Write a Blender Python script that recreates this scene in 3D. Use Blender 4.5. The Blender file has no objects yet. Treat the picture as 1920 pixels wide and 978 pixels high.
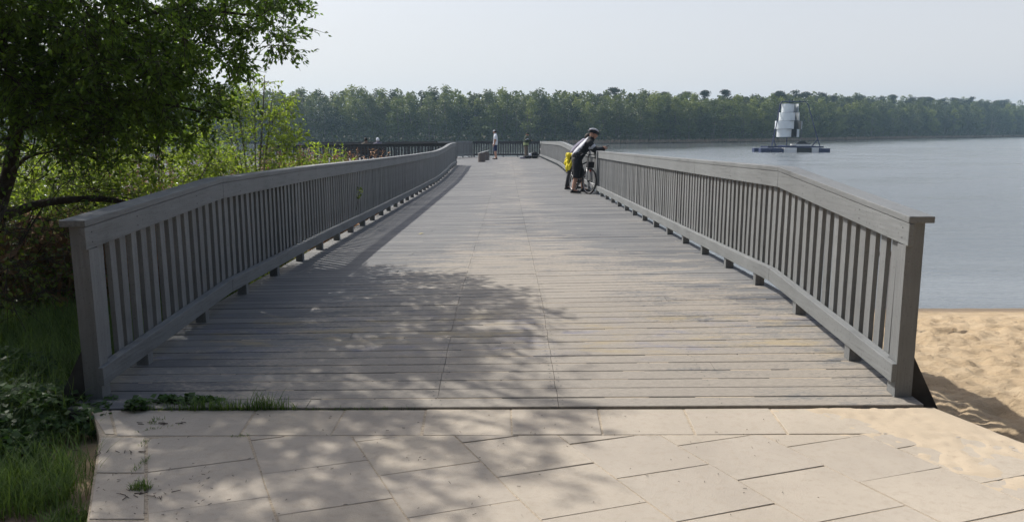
import bpy, math, random
import numpy as np
from mathutils import Vector, Matrix, noise
random.seed(7); rng = np.random.default_rng(7)
R = math.radians
sc = bpy.context.scene
col = sc.collection
HAZE, SKYSAT, SKYS, SUNE, EXPO = .0004, .95, .15, 5.0, 0.05

# ------------------------------------------------------------------ helpers
def tag(o, label=None, cat=None, group=None, kind=None):
    if label: o['label'] = label
    if cat: o['category'] = cat
    if group: o['group'] = group
    if kind: o['kind'] = kind
    return o

def empty(name, loc=(0, 0, 0), rz=0.0):
    o = bpy.data.objects.new(name, None); col.objects.link(o)
    o.location = loc; o.rotation_euler = (0, 0, rz); o.empty_display_size = .2
    return o

class MB:
    """collects geometry for ONE mesh"""
    def __init__(s): s.v = []; s.f = []; s.m = []; s.cm = 0
    def add(s, vs, fs):
        n = len(s.v); s.v.extend([tuple(p) for p in vs])
        s.f.extend([tuple(i + n for i in f) for f in fs]); s.m.extend([s.cm] * len(fs)); return s
    def box(s, lo, hi):
        x0, y0, z0 = lo; x1, y1, z1 = hi
        return s.hexa([(x0,y0,z0),(x1,y0,z0),(x1,y1,z0),(x0,y1,z0),(x0,y0,z1),(x1,y0,z1),(x1,y1,z1),(x0,y1,z1)])
    def hexa(s, p):
        return s.add(p, [(0,3,2,1),(4,5,6,7),(0,1,5,4),(1,2,6,5),(2,3,7,6),(3,0,4,7)])
    def obox(s, c, d, rot):
        M = rot if isinstance(rot, Matrix) else Matrix.Rotation(rot, 3, 'Z')
        ps = []
        for sz in (-1, 1):
            for sx, sy in ((-1,-1),(1,-1),(1,1),(-1,1)):
                ps.append(Vector(c) + M @ Vector((sx*d[0]/2, sy*d[1]/2, sz*d[2]/2)))
        return s.hexa(ps)
    def tube(s, pts, rad, n=8, caps=True):
        pts = [Vector(p) for p in pts]
        if not hasattr(rad, '__len__'): rad = [rad] * len(pts)
        vs = []; fs = []; up = None
        for i, p in enumerate(pts):
            a = pts[max(0, i-1)]; b = pts[min(len(pts)-1, i+1)]
            t = (b - a)
            t = t.normalized() if t.length > 1e-9 else Vector((0, 0, 1))
            if up is None:
                up = Vector((0, 0, 1)) if abs(t.z) < .9 else Vector((1, 0, 0))
            u = t.cross(up)
            if u.length < 1e-6: u = t.orthogonal()
            u.normalize(); w = u.cross(t); up = w
            for k in range(n):
                a_ = 2 * math.pi * k / n
                vs.append(p + u * (math.cos(a_) * rad[i]) + w * (math.sin(a_) * rad[i]))
        for i in range(len(pts) - 1):
            for k in range(n):
                fs.append((i*n+k, i*n+(k+1) % n, (i+1)*n+(k+1) % n, (i+1)*n+k))
        if caps:
            fs.append(tuple(range(n-1, -1, -1))); fs.append(tuple(range((len(pts)-1)*n, len(pts)*n)))
        return s.add(vs, fs)
    def lathe(s, prof, c=(0, 0, 0), n=24):
        vs = []; fs = []
        for r, z in prof:
            for k in range(n):
                a = 2*math.pi*k/n; vs.append((c[0]+r*math.cos(a), c[1]+r*math.sin(a), c[2]+z))
        for i in range(len(prof)-1):
            for k in range(n): fs.append((i*n+k, i*n+(k+1) % n, (i+1)*n+(k+1) % n, (i+1)*n+k))
        return s.add(vs, fs)
    def ball(s, c, r, n=14, m=9, rot=None, fn=None):
        if not hasattr(r, '__len__'): r = (r, r, r)
        vs = []; fs = []
        for j in range(m+1):
            th = math.pi*j/m
            for k in range(n):
                ph = 2*math.pi*k/n
                d = Vector((math.sin(th)*math.cos(ph), math.sin(th)*math.sin(ph), math.cos(th)))
                q = Vector((d.x*r[0], d.y*r[1], d.z*r[2]))
                if fn: q = fn(d, q)
                if rot is not None: q = rot @ q
                vs.append(Vector(c)+q)
        for j in range(m):
            for k in range(n): fs.append((j*n+k, (j+1)*n+k, (j+1)*n+(k+1) % n, j*n+(k+1) % n))
        return s.add(vs, fs)
    def torus(s, c, Rr, r, ax, ay, n=40, m=8):
        c = Vector(c); ax = Vector(ax); ay = Vector(ay); az = ax.cross(ay)
        vs = []; fs = []
        for i in range(n):
            a = 2*math.pi*i/n; d = ax*math.cos(a)+ay*math.sin(a)
            for k in range(m):
                b = 2*math.pi*k/m
                vs.append(c+d*(Rr+r*math.cos(b))+az*(r*math.sin(b)))
        for i in range(n):
            for k in range(m): fs.append((i*m+k, ((i+1) % n)*m+k, ((i+1) % n)*m+(k+1) % m, i*m+(k+1) % m))
        return s.add(vs, fs)
    def build(s, name, mat, parent=None, world=False, smooth=False, bevel=0, recalc=False):
        me = bpy.data.meshes.new(name); me.from_pydata(s.v, [], s.f); me.update()
        mats = mat if isinstance(mat, (list, tuple)) else [mat]
        for m in mats: me.materials.append(m)
        if len(mats) > 1: me.polygons.foreach_set('material_index', s.m)
        if recalc:
            import bmesh
            bm = bmesh.new(); bm.from_mesh(me); bmesh.ops.recalc_face_normals(bm, faces=bm.faces); bm.to_mesh(me); bm.free()
        if smooth:
            me.polygons.foreach_set('use_smooth', [True]*len(me.polygons))
        o = bpy.data.objects.new(name, me); col.objects.link(o)
        if parent:
            o.parent = parent
            if world:      # verts given in world space
                o.location = -root_of(parent)
        if bevel:
            b = o.modifiers.new('bevel', 'BEVEL'); b.width = bevel; b.segments = 2; b.limit_method = 'ANGLE'
        return o

def root_of(p):
    v = Vector((0, 0, 0))
    while p is not None:
        v += p.location; p = p.parent
    return v

def fastmesh(name, V, F, mat, parent=None, smooth=False, world=True, attr=None):
    """numpy verts Nx3, quads Mx4"""
    me = bpy.data.meshes.new(name)
    V = np.asarray(V, dtype=np.float32); F = np.asarray(F, dtype=np.int32)
    me.vertices.add(len(V)); me.vertices.foreach_set('co', V.ravel())
    me.loops.add(F.size); me.loops.foreach_set('vertex_index', F.ravel())
    me.polygons.add(len(F)); me.polygons.foreach_set('loop_start', np.arange(0, F.size, F.shape[1], dtype=np.int32))
    me.polygons.foreach_set('loop_total', np.full(len(F), F.shape[1], dtype=np.int32))
    me.materials.append(mat)
    if smooth: me.polygons.foreach_set('use_smooth', np.ones(len(F), dtype=bool))
    if attr is not None:
        for k, a in attr.items():
            at = me.attributes.new(k, 'FLOAT', 'POINT'); at.data.foreach_set('value', np.asarray(a, dtype=np.float32))
    me.update(calc_edges=True)
    o = bpy.data.objects.new(name, me); col.objects.link(o)
    if parent:
        o.parent = parent
        if world: o.location = -root_of(parent)
    return o

def leaf_arrays(P, L, W=.45, up=0.3, dirs=None, droop=0.0, rg=None):
    """one rhombic, slightly folded leaf per point"""
    g = rg or rng
    n = len(P)
    L = np.broadcast_to(np.asarray(L, dtype=float), (n,)) * g.uniform(.65, 1.3, n)
    d = g.normal(size=(n, 3)) if dirs is None else dirs + .6*g.normal(size=(n, 3))
    d[:, 2] -= droop
    d /= np.linalg.norm(d, axis=1)[:, None] + 1e-9
    nrm = g.normal(size=(n, 3)); nrm[:, 2] += up*3
    s = np.cross(d, nrm); s /= np.linalg.norm(s, axis=1)[:, None] + 1e-9
    nn = np.cross(s, d)
    a = P; b = P + d*L[:, None]*.45 + s*(L*W*.5)[:, None] + nn*(L*.07)[:, None]
    c = P + d*L[:, None] - nn*(L*.06)[:, None]; e = P + d*L[:, None]*.45 - s*(L*W*.5)[:, None] + nn*(L*.07)[:, None]
    V = np.stack([a, b, c, e], axis=1).reshape(-1, 3)
    F = np.arange(4*n).reshape(-1, 4)
    return V, F

# ------------------------------------------------------------------ materials
def nodes(name):
    m = bpy.data.materials.new(name); m.use_nodes = True
    nt = m.node_tree; bs = nt.nodes['Principled BSDF']
    return m, nt, bs
def N(nt, t, **k):
    n = nt.nodes.new(t)
    for a, b in k.items():
        if a in n.inputs: n.inputs[a].default_value = b
        else: setattr(n, a, b)
    return n
def ramp(nt, src, stops):
    r = N(nt, 'ShaderNodeValToRGB'); e = r.color_ramp.elements
    while len(e) < len(stops): e.new(.5)
    for i, (p, c) in enumerate(stops):
        e[i].position = p; e[i].color = (*c, 1) if len(c) == 3 else c
    nt.links.new(src, r.inputs[0]); return r.outputs[0]
def mixc(nt, fac, a, b, mode='MIX'):
    m = N(nt, 'ShaderNodeMix', data_type='RGBA', blend_type=mode)
    for k, v in ((0, fac), (6, a), (7, b)):
        if isinstance(v, (int, float)): m.inputs[k].default_value = v
        elif isinstance(v, tuple): m.inputs[k].default_value = (*v, 1)
        else: nt.links.new(v, m.inputs[k])
    return m.outputs[2]
def math_(nt, op, a, b=None, clamp=False):
    m = N(nt, 'ShaderNodeMath', operation=op, use_clamp=clamp)
    for k, v in ((0, a), (1, b)):
        if v is None: continue
        if isinstance(v, (int, float)): m.inputs[k].default_value = v
        else: nt.links.new(v, m.inputs[k])
    return m.outputs[0]
def tex(nt, scale=5, detail=4, rough=.55, stretch=(1, 1, 1), coord='Object', kind='noise', dist=0):
    tc = N(nt, 'ShaderNodeTexCoord'); mp = N(nt, 'ShaderNodeMapping'); mp.inputs['Scale'].default_value = stretch
    nt.links.new(tc.outputs[coord], mp.inputs[0])
    if kind == 'noise':
        t = N(nt, 'ShaderNodeTexNoise', Scale=scale, Detail=detail, Roughness=rough, Distortion=dist)
    else:
        t = N(nt, 'ShaderNodeTexVoronoi', Scale=scale)
    nt.links.new(mp.outputs[0], t.inputs['Vector']); return t.outputs[0]
def bump(nt, bs, h, strength=.3, dist=.01):
    b = N(nt, 'ShaderNodeBump', Strength=strength, Distance=dist); nt.links.new(h, b.inputs['Height'])
    nt.links.new(b.outputs[0], bs.inputs['Normal']); return b
def simple(name, c, rough=.6, var=.25, scale=8, metal=0, bmp=.15, stretch=(1, 1, 1), spec=.4):
    m, nt, bs = nodes(name)
    t = tex(nt, scale, 5, .6, stretch)
    lo = tuple(v*(1-var) for v in c); hi = tuple(min(1, v*(1+var)) for v in c)
    nt.links.new(ramp(nt, t, [(.3, lo), (.7, hi)]), bs.inputs['Base Color'])
    bs.inputs['Roughness'].default_value = rough; bs.inputs['Metallic'].default_value = metal
    bs.inputs['Specular IOR Level'].default_value = spec
    if bmp: bump(nt, bs, t, bmp, .01)
    return m
def leafmat(name, c1, c2, trans=.45, tc=None, rough=.5, clump=1.2, tint=0):
    m, nt, bs = nodes(name)
    geo = N(nt, 'ShaderNodeNewGeometry')
    t = tex(nt, clump, 3, .6)
    r = math_(nt, 'ADD', math_(nt, 'MULTIPLY', geo.outputs['Random Per Island'], .5), math_(nt, 'MULTIPLY', t, .5))
    if tint:
        oi = N(nt, 'ShaderNodeObjectInfo'); r = math_(nt, 'ADD', math_(nt, 'MULTIPLY', r, 1-tint), math_(nt, 'MULTIPLY', oi.outputs['Random'], tint))
    c = ramp(nt, r, [(.25, c1), (.75, c2)])
    nt.links.new(c, bs.inputs['Base Color']); bs.inputs['Roughness'].default_value = rough
    bs.inputs['Specular IOR Level'].default_value = .35
    tl = N(nt, 'ShaderNodeBsdfTranslucent')
    nt.links.new(mixc(nt, 1.0, c, tc or (1.0, 1.0, .6), 'MULTIPLY') if tc is None else mixc(nt, .6, c, tc), tl.inputs[0])
    ms = N(nt, 'ShaderNodeMixShader'); ms.inputs[0].default_value = trans
    nt.links.new(bs.outputs[0], ms.inputs[1]); nt.links.new(tl.outputs[0], ms.inputs[2])
    nt.links.new(ms.outputs[0], nt.nodes['Material Output'].inputs[0])
    return m

def wood_grey(name, base=(.30, .305, .295), along='Y'):
    m, nt, bs = nodes(name)
    st = {'Y': (9, .6, 9), 'Z': (9, 9, .6), 'X': (.6, 9, 9)}[along]
    g = tex(nt, 6, 6, .65, st); b = tex(nt, 1.6, 4, .6); sp = tex(nt, 60, 3, .6)
    oi = N(nt, 'ShaderNodeObjectInfo')
    k = math_(nt, 'ADD', math_(nt, 'MULTIPLY', g, .45), math_(nt, 'MULTIPLY', b, .45))
    k = math_(nt, 'ADD', k, math_(nt, 'MULTIPLY', oi.outputs['Random'], .14))
    c = ramp(nt, k, [(.30, tuple(v*.50 for v in base)), (.46, tuple(v*.92 for v in base)), (.58, tuple(v*1.05 for v in base)), (.74, tuple(min(1, v*1.4) for v in base))])
    c = mixc(nt, ramp(nt, sp, [(.60, (0, 0, 0)), (.70, (.6, .6, .6))]), c, tuple(v*.45 for v in base))
    nt.links.new(c, bs.inputs['Base Color'])
    bs.inputs['Roughness'].default_value = .62; bs.inputs['Specular IOR Level'].default_value = .35
    bump(nt, bs, g, .5, .005); return m

M = {}
M['rail'] = wood_grey('grey_painted_rail_wood', (.175, .184, .188), 'Y')
M['bal'] = wood_grey('grey_painted_baluster_wood', (.165, .172, .176), 'Z')
M['railshade'] = wood_grey('shade_toned_platform_wood', (.055, .057, .06), 'X')  # same grey wood, shade of the camera-facing sides put into its colour
M['metal_dark'] = simple('dark_metal', (.03, .032, .035), .45, .3, 12, .6)
M['black'] = simple('black_fabric', (.014, .014, .017), .8, .3, 20)
M['rubber'] = simple('black_rubber', (.015, .015, .016), .75, .2, 30)
M['steel'] = simple('bare_steel', (.26, .26, .27), .4, .1, 30, .8)
M['white'] = simple('white_cloth', (.72, .74, .78), .8, .06, 12)
M['navy'] = simple('navy_cloth', (.02, .03, .09), .85, .3, 20)
M['skin'] = simple('skin', (.42, .235, .165), .55, .12, 14, bmp=.05)
M['hair'] = simple('dark_hair', (.02, .014, .01), .7, .3, 60)
M['olive'] = simple('olive_trousers', (.13, .10, .075), .85, .25, 15)
M['camo'] = simple('dark_green_jacket', (.035, .05, .03), .85, .5, 14)
M['limeband'] = simple('pale_green_jacket_band', (.30, .36, .17), .8, .15, 20)
M['mauve'] = simple('mauve_grey_jersey', (.14, .13, .18), .8, .2, 15)
M['silverjersey'] = simple('silver_grey_jersey_panel', (.42, .43, .47), .7, .12, 20)
M['yellow'] = simple('yellow_rain_jacket', (.75, .62, .02), .5, .15, 14, bmp=.5)
M['blue'] = simple('blue_cloth', (.03, .10, .45), .7, .2, 20)
M['red'] = simple('red_brown_paint', (.30, .05, .03), .4, .2, 20)
M['bench'] = simple('dark_brown_bench_wood', (.045, .028, .022), .7, .35, 10, stretch=(.4, 8, 8))
M['reed'] = simple('dry_reed', (.36, .20, .10), .8, .35, 3)
M['post'] = simple('old_dark_wood', (.06, .045, .035), .85, .4, 6, stretch=(8, 8, .6))
M['under'] = simple('dark_tarred_wood', (.045, .042, .040), .85, .4, 6)

# bark
m, nt, bs = nodes('dark_bark'); t = tex(nt, 9, 6, .7, (3, 3, .7))
nt.links.new(ramp(nt, t, [(.3, (.018, .014, .010)), (.7, (.075, .058, .042))]), bs.inputs['Base Color'])
bs.inputs['Roughness'].default_value = .9; bump(nt, bs, t, .8, .03); M['bark'] = m
m, nt, bs = nodes('pale_bark'); t = tex(nt, 3, 5, .7, (2, 2, .5))
nt.links.new(ramp(nt, t, [(.35, (.06, .05, .04)), (.65, (.20, .18, .15))]), bs.inputs['Base Color']); bs.inputs['Roughness'].default_value = .9; M['palebark'] = m
M['pinebark'] = simple('pine_bark', (.13, .065, .035), .9, .4, 3)

M['leaf_dark'] = leafmat('dark_green_leaf', (.055, .105, .02), (.20, .33, .055), .58, clump=1.4)
M['leaf_bright'] = leafmat('bright_young_leaf', (.12, .19, .03), (.33, .43, .07), .58, clump=2.5)
M['leaf_mid'] = leafmat('mid_green_leaf', (.06, .10, .02), (.20, .26, .05), .5, clump=2)
M['leaf_low'] = leafmat('low_plant_leaf', (.03, .065, .018), (.08, .16, .04), .4, clump=3)
M['grassblade'] = leafmat('grass_blade', (.06, .11, .028), (.20, .30, .075), .45, clump=1.5)
M['far_birch'] = leafmat('spring_green_foliage', (.055, .085, .025), (.21, .25, .07), .42, clump=.16, tint=.5)
M['far_alder'] = leafmat('grey_green_foliage', (.03, .048, .02), (.12, .15, .05), .35, clump=.16, tint=.5)
M['far_pine'] = leafmat('dark_pine_needles', (.010, .022, .012), (.030, .048, .024), .12, clump=.3, tint=.5)
M['deadleaf'] = simple('dry_yellow_leaf', (.75, .62, .15), .7, .1, 20)

# sand
def sand_nodes(nt):
    a = tex(nt, 2.2, 6, .65); b = tex(nt, 300, 2, .7); c_ = tex(nt, 14, 5, .7, (1, 1.6, 1))
    c = ramp(nt, a, [(.3, (.39, .295, .185)), (.55, (.47, .365, .24)), (.75, (.52, .42, .29))])
    c = mixc(nt, ramp(nt, c_, [(.60, (0, 0, 0)), (.70, (.8, .8, .8))]), c, (.22, .14, .08))
    c2_ = tex(nt, 42, 3, .6, (1, 1.8, 1))
    c = mixc(nt, ramp(nt, c2_, [(.63, (0, 0, 0)), (.70, (.75, .75, .75))]), c, (.17, .11, .07))
    c = mixc(nt, ramp(nt, b, [(.3, (.35, .35, .35)), (.5, (0, 0, 0))]), c, (.28, .19, .11))
    return c, a, b, c_
# ground: one sheet, kind chosen by the vertex attributes 'sand', 'wet', 'dirt'
m, nt, bs = nodes('ground_sand_and_soil')
cs, a, b, c_ = sand_nodes(nt)
soil = ramp(nt, tex(nt, 5, 6, .7), [(.3, (.018, .018, .008)), (.7, (.07, .062, .028))])
dirt = ramp(nt, tex(nt, 7, 6, .7), [(.3, (.16, .115, .08)), (.7, (.33, .25, .18))])
at = lambda n: N(nt, 'ShaderNodeAttribute', attribute_name=n).outputs['Fac']
c = mixc(nt, at('sand'), soil, cs)
c = mixc(nt, at('dirt'), c, dirt)
wet = at('wet')
c = mixc(nt, wet, c, (.20, .145, .09))
nt.links.new(c, bs.inputs['Base Color'])
rr = N(nt, 'ShaderNodeMapRange'); nt.links.new(wet, rr.inputs[0]); rr.inputs[3].default_value = .95; rr.inputs[4].default_value = .45
nt.links.new(rr.outputs[0], bs.inputs['Roughness'])
bs.inputs['Specular IOR Level'].default_value = .2
hh = math_(nt, 'ADD', math_(nt, 'MULTIPLY', c_, .8), math_(nt, 'MULTIPLY', b, .15))
bump(nt, bs, hh, .9, .04); M['ground'] = m

# thin sand drift on paving / between planks
m, nt, bs = nodes('blown_sand'); cs, a, b, c_ = sand_nodes(nt)
nt.links.new(mixc(nt, .6, cs, (.44, .375, .29)), bs.inputs['Base Color']); bs.inputs['Roughness'].default_value = .95
bump(nt, bs, b, .25, .004); M['drift'] = m

# concrete slabs
m, nt, bs = nodes('concrete_slab')
a = tex(nt, 1.1, 5, .6); b = tex(nt, 160, 3, .7); d = tex(nt, 22, 4, .7)
c = ramp(nt, a, [(.25, (.335, .293, .243)), (.5, (.40, .352, .292)), (.75, (.455, .40, .332))])
pv = N(nt, 'ShaderNodeAttribute', attribute_name='pv').outputs['Fac']
c = mixc(nt, .8, c, ramp(nt, pv, [(0, (.93, .935, .945)), (1, (1.04, 1.03, 1.0))]), 'MULTIPLY')
c = mixc(nt, ramp(nt, b, [(.64, (0, 0, 0)), (.72, (.75, .75, .75))]), c, (.20, .165, .13))
c = mixc(nt, ramp(nt, d, [(.50, (0, 0, 0)), (.72, (.45, .45, .45))]), c, (.31, .26, .20))
nt.links.new(c, bs.inputs['Base Color']); bs.inputs['Roughness'].default_value = .9
bs.inputs['Specular IOR Level'].default_value = .25
bump(nt, bs, math_(nt, 'ADD', b, d), .5, .005); M['slab'] = m
M['joint'] = simple('sandy_joint', (.36, .30, .225), .95, .35, 60, bmp=.5)

# deck planks: grooved, weathered grey, sandy near the shore
m, nt, bs = nodes('weathered_grooved_plank')
tc = N(nt, 'ShaderNodeTexCoord'); sp = N(nt, 'ShaderNodeSeparateXYZ'); nt.links.new(tc.outputs['Object'], sp.inputs[0])
X, Y = sp.outputs[0], sp.outputs[1]
pv = N(nt, 'ShaderNodeAttribute', attribute_name='pv').outputs['Fac']
gr = tex(nt, 5, 6, .7, (1, 14, 1))
bl = tex(nt, .9, 4, .6, (1, 1.6, 1))
c = ramp(nt, math_(nt, 'ADD', math_(nt, 'ADD', math_(nt, 'MULTIPLY', gr, .42), math_(nt, 'MULTIPLY', bl, .28)), math_(nt, 'MULTIPLY', pv, .22)),
         [(.28, (.098, .103, .112)), (.48, (.168, .169, .168)), (.68, (.235, .232, .222))])
groove = math_(nt, 'SINE', math_(nt, 'MULTIPLY', Y, 2*math.pi/.0177))
gmask = math_(nt, 'GREATER_THAN', groove, .35)
# sand lying on the boards: thick near the shore, thinning outwards
def mr(src, a0, a1, b0, b1):
    r = N(nt, 'ShaderNodeMapRange', clamp=True); nt.links.new(src, r.inputs[0])
    for i, v in enumerate((a0, a1, b0, b1)): r.inputs[i+1].default_value = v
    return r.outputs[0]
near = mr(Y, 4.3, 12, .34, -.10)
side = mr(math_(nt, 'ABSOLUTE', X), .6, 2.4, .10, -.20)
lft = mr(X, -2.4, .2, -.12, .06)
sn = tex(nt, 1.3, 6, .72, (1, 3.2, 1), dist=.4); sf = tex(nt, 26, 4, .7, (1, 4, 1))
sv = math_(nt, 'ADD', math_(nt, 'ADD', sn, math_(nt, 'MULTIPLY', math_(nt, 'SUBTRACT', sf, .5), .65)), math_(nt, 'ADD', math_(nt, 'ADD', near, side), lft))
sandm = ramp(nt, sv, [(.54, (0, 0, 0)), (.74, (1, 1, 1))])
stainn = tex(nt, 2.1, 4, .65, (.9, 3.0, 1))
band = math_(nt, 'MULTIPLY', mr(Y, 5.1, 5.4, 0, 1), mr(Y, 6.1, 6.5, 1, 0))
c = mixc(nt, math_(nt, 'MULTIPLY', gmask, .75), c, mixc(nt, .65, c, (.035, .04, .05)))
sandc = ramp(nt, sf, [(.3, (.225, .20, .17)), (.7, (.325, .292, .245))])
c = mixc(nt, sandm, c, sandc)
c = mixc(nt, math_(nt, 'MULTIPLY', band, ramp(nt, stainn, [(.53, (0, 0, 0)), (.66, (.40, .40, .40))])), c, (.38, .29, .13))
c = mixc(nt, math_(nt, 'MULTIPLY', band, ramp(nt, stainn, [(.30, (.42, .42, .42)), (.43, (0, 0, 0))])), c, (.12, .14, .25))
c = mixc(nt, ramp(nt, bl, [(.3, (.22, .22, .22)), (.5, (0, 0, 0))]), c, mixc(nt, 1.0, c, (.62, .64, .68), 'MULTIPLY'))
nt.links.new(c, bs.inputs['Base Color']); bs.inputs['Roughness'].default_value = .72
bs.inputs['Specular IOR Level'].default_value = .35
hb = math_(nt, 'ADD', math_(nt, 'MULTIPLY', groove, math_(nt, 'SUBTRACT', .55, math_(nt, 'MULTIPLY', sandm, .4))), sf)
bump(nt, bs, hb, .35, .004); M['deck'] = m

# water
m, nt, bs = nodes('lake_water')
bs.inputs['Base Color'].default_value = (.12, .135, .14, 1); bs.inputs['Roughness'].default_value = .17
bs.inputs['IOR'].default_value = 2.3
w1 = tex(nt, 1.7, 4, .55, (.33, 1.5, 1), dist=.5); w2 = tex(nt, 7.5, 3, .65, (.40, 1.5, 1)); w3 = tex(nt, .13, 2, .5, (.7, 2.0, 1))
h = math_(nt, 'ADD', math_(nt, 'MULTIPLY', w1, .55), math_(nt, 'MULTIPLY', w2, .22))
calm = N(nt, 'ShaderNodeMapRange', clamp=True)
tc = N(nt, 'ShaderNodeTexCoord'); sp = N(nt, 'ShaderNodeSeparateXYZ'); nt.links.new(tc.outputs['Object'], sp.inputs[0])
nt.links.new(sp.outputs[1], calm.inputs[0])
for i, v in enumerate((12, 26, .28, 1.0)): calm.inputs[i+1].default_value = v
patch = ramp(nt, w3, [(.38, (.45, .45, .45)), (.56, (1, 1, 1))])
lee = N(nt, 'ShaderNodeMapRange', clamp=True); nt.links.new(math_(nt, 'ADD', sp.outputs[1], math_(nt, 'MULTIPLY', sp.outputs[0], -1.15)), lee.inputs[0])
for i, v in enumerate((72, 118, 1.0, .22)): lee.inputs[i+1].default_value = v
h = math_(nt, 'MULTIPLY', math_(nt, 'MULTIPLY', h, patch), math_(nt, 'MULTIPLY', calm.outputs[0], lee.outputs[0]))
bump(nt, bs, h, 1.0, .17); M['water'] = m
nt.links.new(math_(nt, 'ADD', math_(nt, 'MULTIPLY', math_(nt, 'MULTIPLY', patch, lee.outputs[0]), .15), .06), bs.inputs['Roughness'])

# ------------------------------------------------------------------ profiles measured from the place
PR = [(4.0, -.485), (4.48, -.485), (6.7, -.30), (9.3, -.34), (20.2, -.495), (26.6, -.565), (28.5, -.54), (31.2, -.485), (34.7, -.437), (37, -.44), (55.4, -.67), (62, -.74)]
PL = [(4.0, -.50), (4.47, -.50), (6.7, -.395), (10.2, -.435), (14.3, -.506), (21, -.607), (27.2, -.675), (29, -.675), (32.5, -.617), (35.8, -.526), (38.5, -.530), (55.4, -.67), (62, -.74)]
interp = lambda P, y: float(np.interp(y, [a for a, _ in P], [b for _, b in P]))
XL, XR = -2.49, 2.375          # inner faces of the rails
RH = 1.125
def deck_z(x, y):
    t = min(1, max(0, (x-XL)/(XR-XL)))
    if y > 38.5: return interp(PR, y)*1.0 - RH + (interp(PL, 38.5)-interp(PR, 38.5))*(1-t)*max(0, 1-(y-38.5)/16)
    return interp(PL, y)*(1-t)+interp(PR, y)*t - RH
ZW = -3.0                     # lake level
ZP = -1.63                    # paving level

# ------------------------------------------------------------------ ground
SH = [(-900, 175), (-300, 185), (-60, 190), (20, 190), (80, 232), (165, 335), (322, 480), (520, 560), (900, 600)]   # far shore line
def far_shore(x): return float(np.interp(x, [a for a, _ in SH], [b for _, b in SH]))
def ground_z(x, y):
    n1 = noise.noise(Vector((x*.35, y*.35, 0)))
    if y < 100:
        # near bank
        r = -1.82 - .135*max(0, y-3.2) + .03*n1 if x > 0 else 0
        l = -1.72 - .055*max(0, y-4.5) + .10*n1
        if x <= -3: z = l
        elif x >= 1.5: z = -1.78 - .131*max(0, y-3.6)
        else:
            t = (x+3)/4.5; z = l*(1-t)+(-1.78-.131*max(0, y-3.6))*t
        if -2.9 < x < 3.2 and y < 4.6: z = min(z, -1.74)
        if x > 2.45 and y < 12:
            # trodden sand beside the paving
            z += -.05*math.exp(-((x-3.0)**2)/.1) if y < 5 else 0
        z = max(z, -6.5)
        if y > 24: z = min(z, -2.9-.1*(y-24))
        return max(z, -6.5)
    s = y - far_shore(x)
    if s < 0: return max(-6.5, ZW + .05*s)
    hill = 11*min(1, max(0, (x-80)/200))
    return ZW + min(.5, s*.12) + .02*max(0, s-8) + min(hill, .16*max(0, s-10)) + .6*noise.noise(Vector((x*.02, y*.02, 3)))

def axis(parts):
    out = []
    for a, b, st in parts: out += list(np.arange(a, b, st))
    return np.array(out + [parts[-1][1]])
xs = axis([(-850, -60, 30), (-60, -14, 3), (-14, -3, .22), (-3, 2.4, .3), (2.4, 9.5, .036), (9.5, 20, .5), (20, 340, 8), (340, 850, 30)])
ys = axis([(-60, -2, 4), (-2, 2.6, .4), (2.6, 13.6, .045), (13.6, 26, .4), (26, 150, 8), (150, 600, 8), (600, 1150, 40)])
V = np.zeros((len(ys), len(xs), 3)); sand = np.zeros((len(ys), len(xs))); wetA = sand.copy(); dirtA = sand.copy()
for j, y in enumerate(ys):
    for i, x in enumerate(xs):
        z = ground_z(x, y)
        if 2.4 < x < 9.6 and 2.6 < y < 13.6:
            v = Vector((x, y, 0))
            k = min(1, (z-ZW-.05)/.25) if z > ZW+.05 else 0.0
            n = noise.fractal(v*2.6, .8, 2.0, 4)*.055 + noise.noise(v*6)*.032 + noise.noise(v*13)*.024 + noise.noise(v*27)*.010
            f = noise.voronoi(v*2.2)[0][0]
            n += -.07*max(0, .33-f)/.33
            n += .018*math.sin(7*(x*.75+y)+3*noise.noise(v*1.3))*max(0, min(1, (6.5-y)/1.5))
            z += n*max(k, .05)
        V[j, i] = (x, y, z)
        s = 1 if x > -2.2 else max(0, 1-(-2.2-x)/.6)
        if y > 100: s = .35 if 0 <= y-far_shore(x) < 3 else 0
        sand[j, i] = s
        wetA[j, i] = max(0, min(1, 1-(z-ZW-.04)/.07)) if y < 60 else 0
        dirtA[j, i] = 1.0 if (x < -1.2 and y < 3.45+.25*noise.noise(Vector((x*2, y*2, 5)))) else 0
idx = np.arange(len(ys)*len(xs)).reshape(len(ys), len(xs))
F = np.stack([idx[:-1, :-1], idx[:-1, 1:], idx[1:, 1:], idx[1:, :-1]], axis=-1).reshape(-1, 4)
g = fastmesh('ground', V.reshape(-1, 3), F, M['ground'], smooth=True, attr={'sand': sand.ravel(), 'wet': wetA.ravel(), 'dirt': dirtA.ravel()})
tag(g, kind='structure')
w = MB(); w.add([(-840, 8, ZW), (840, 8, ZW), (840, 1140, ZW), (-840, 1140, ZW)], [(0, 1, 2, 3)])
tag(w.build('lake', M['water']), kind='structure')

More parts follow.
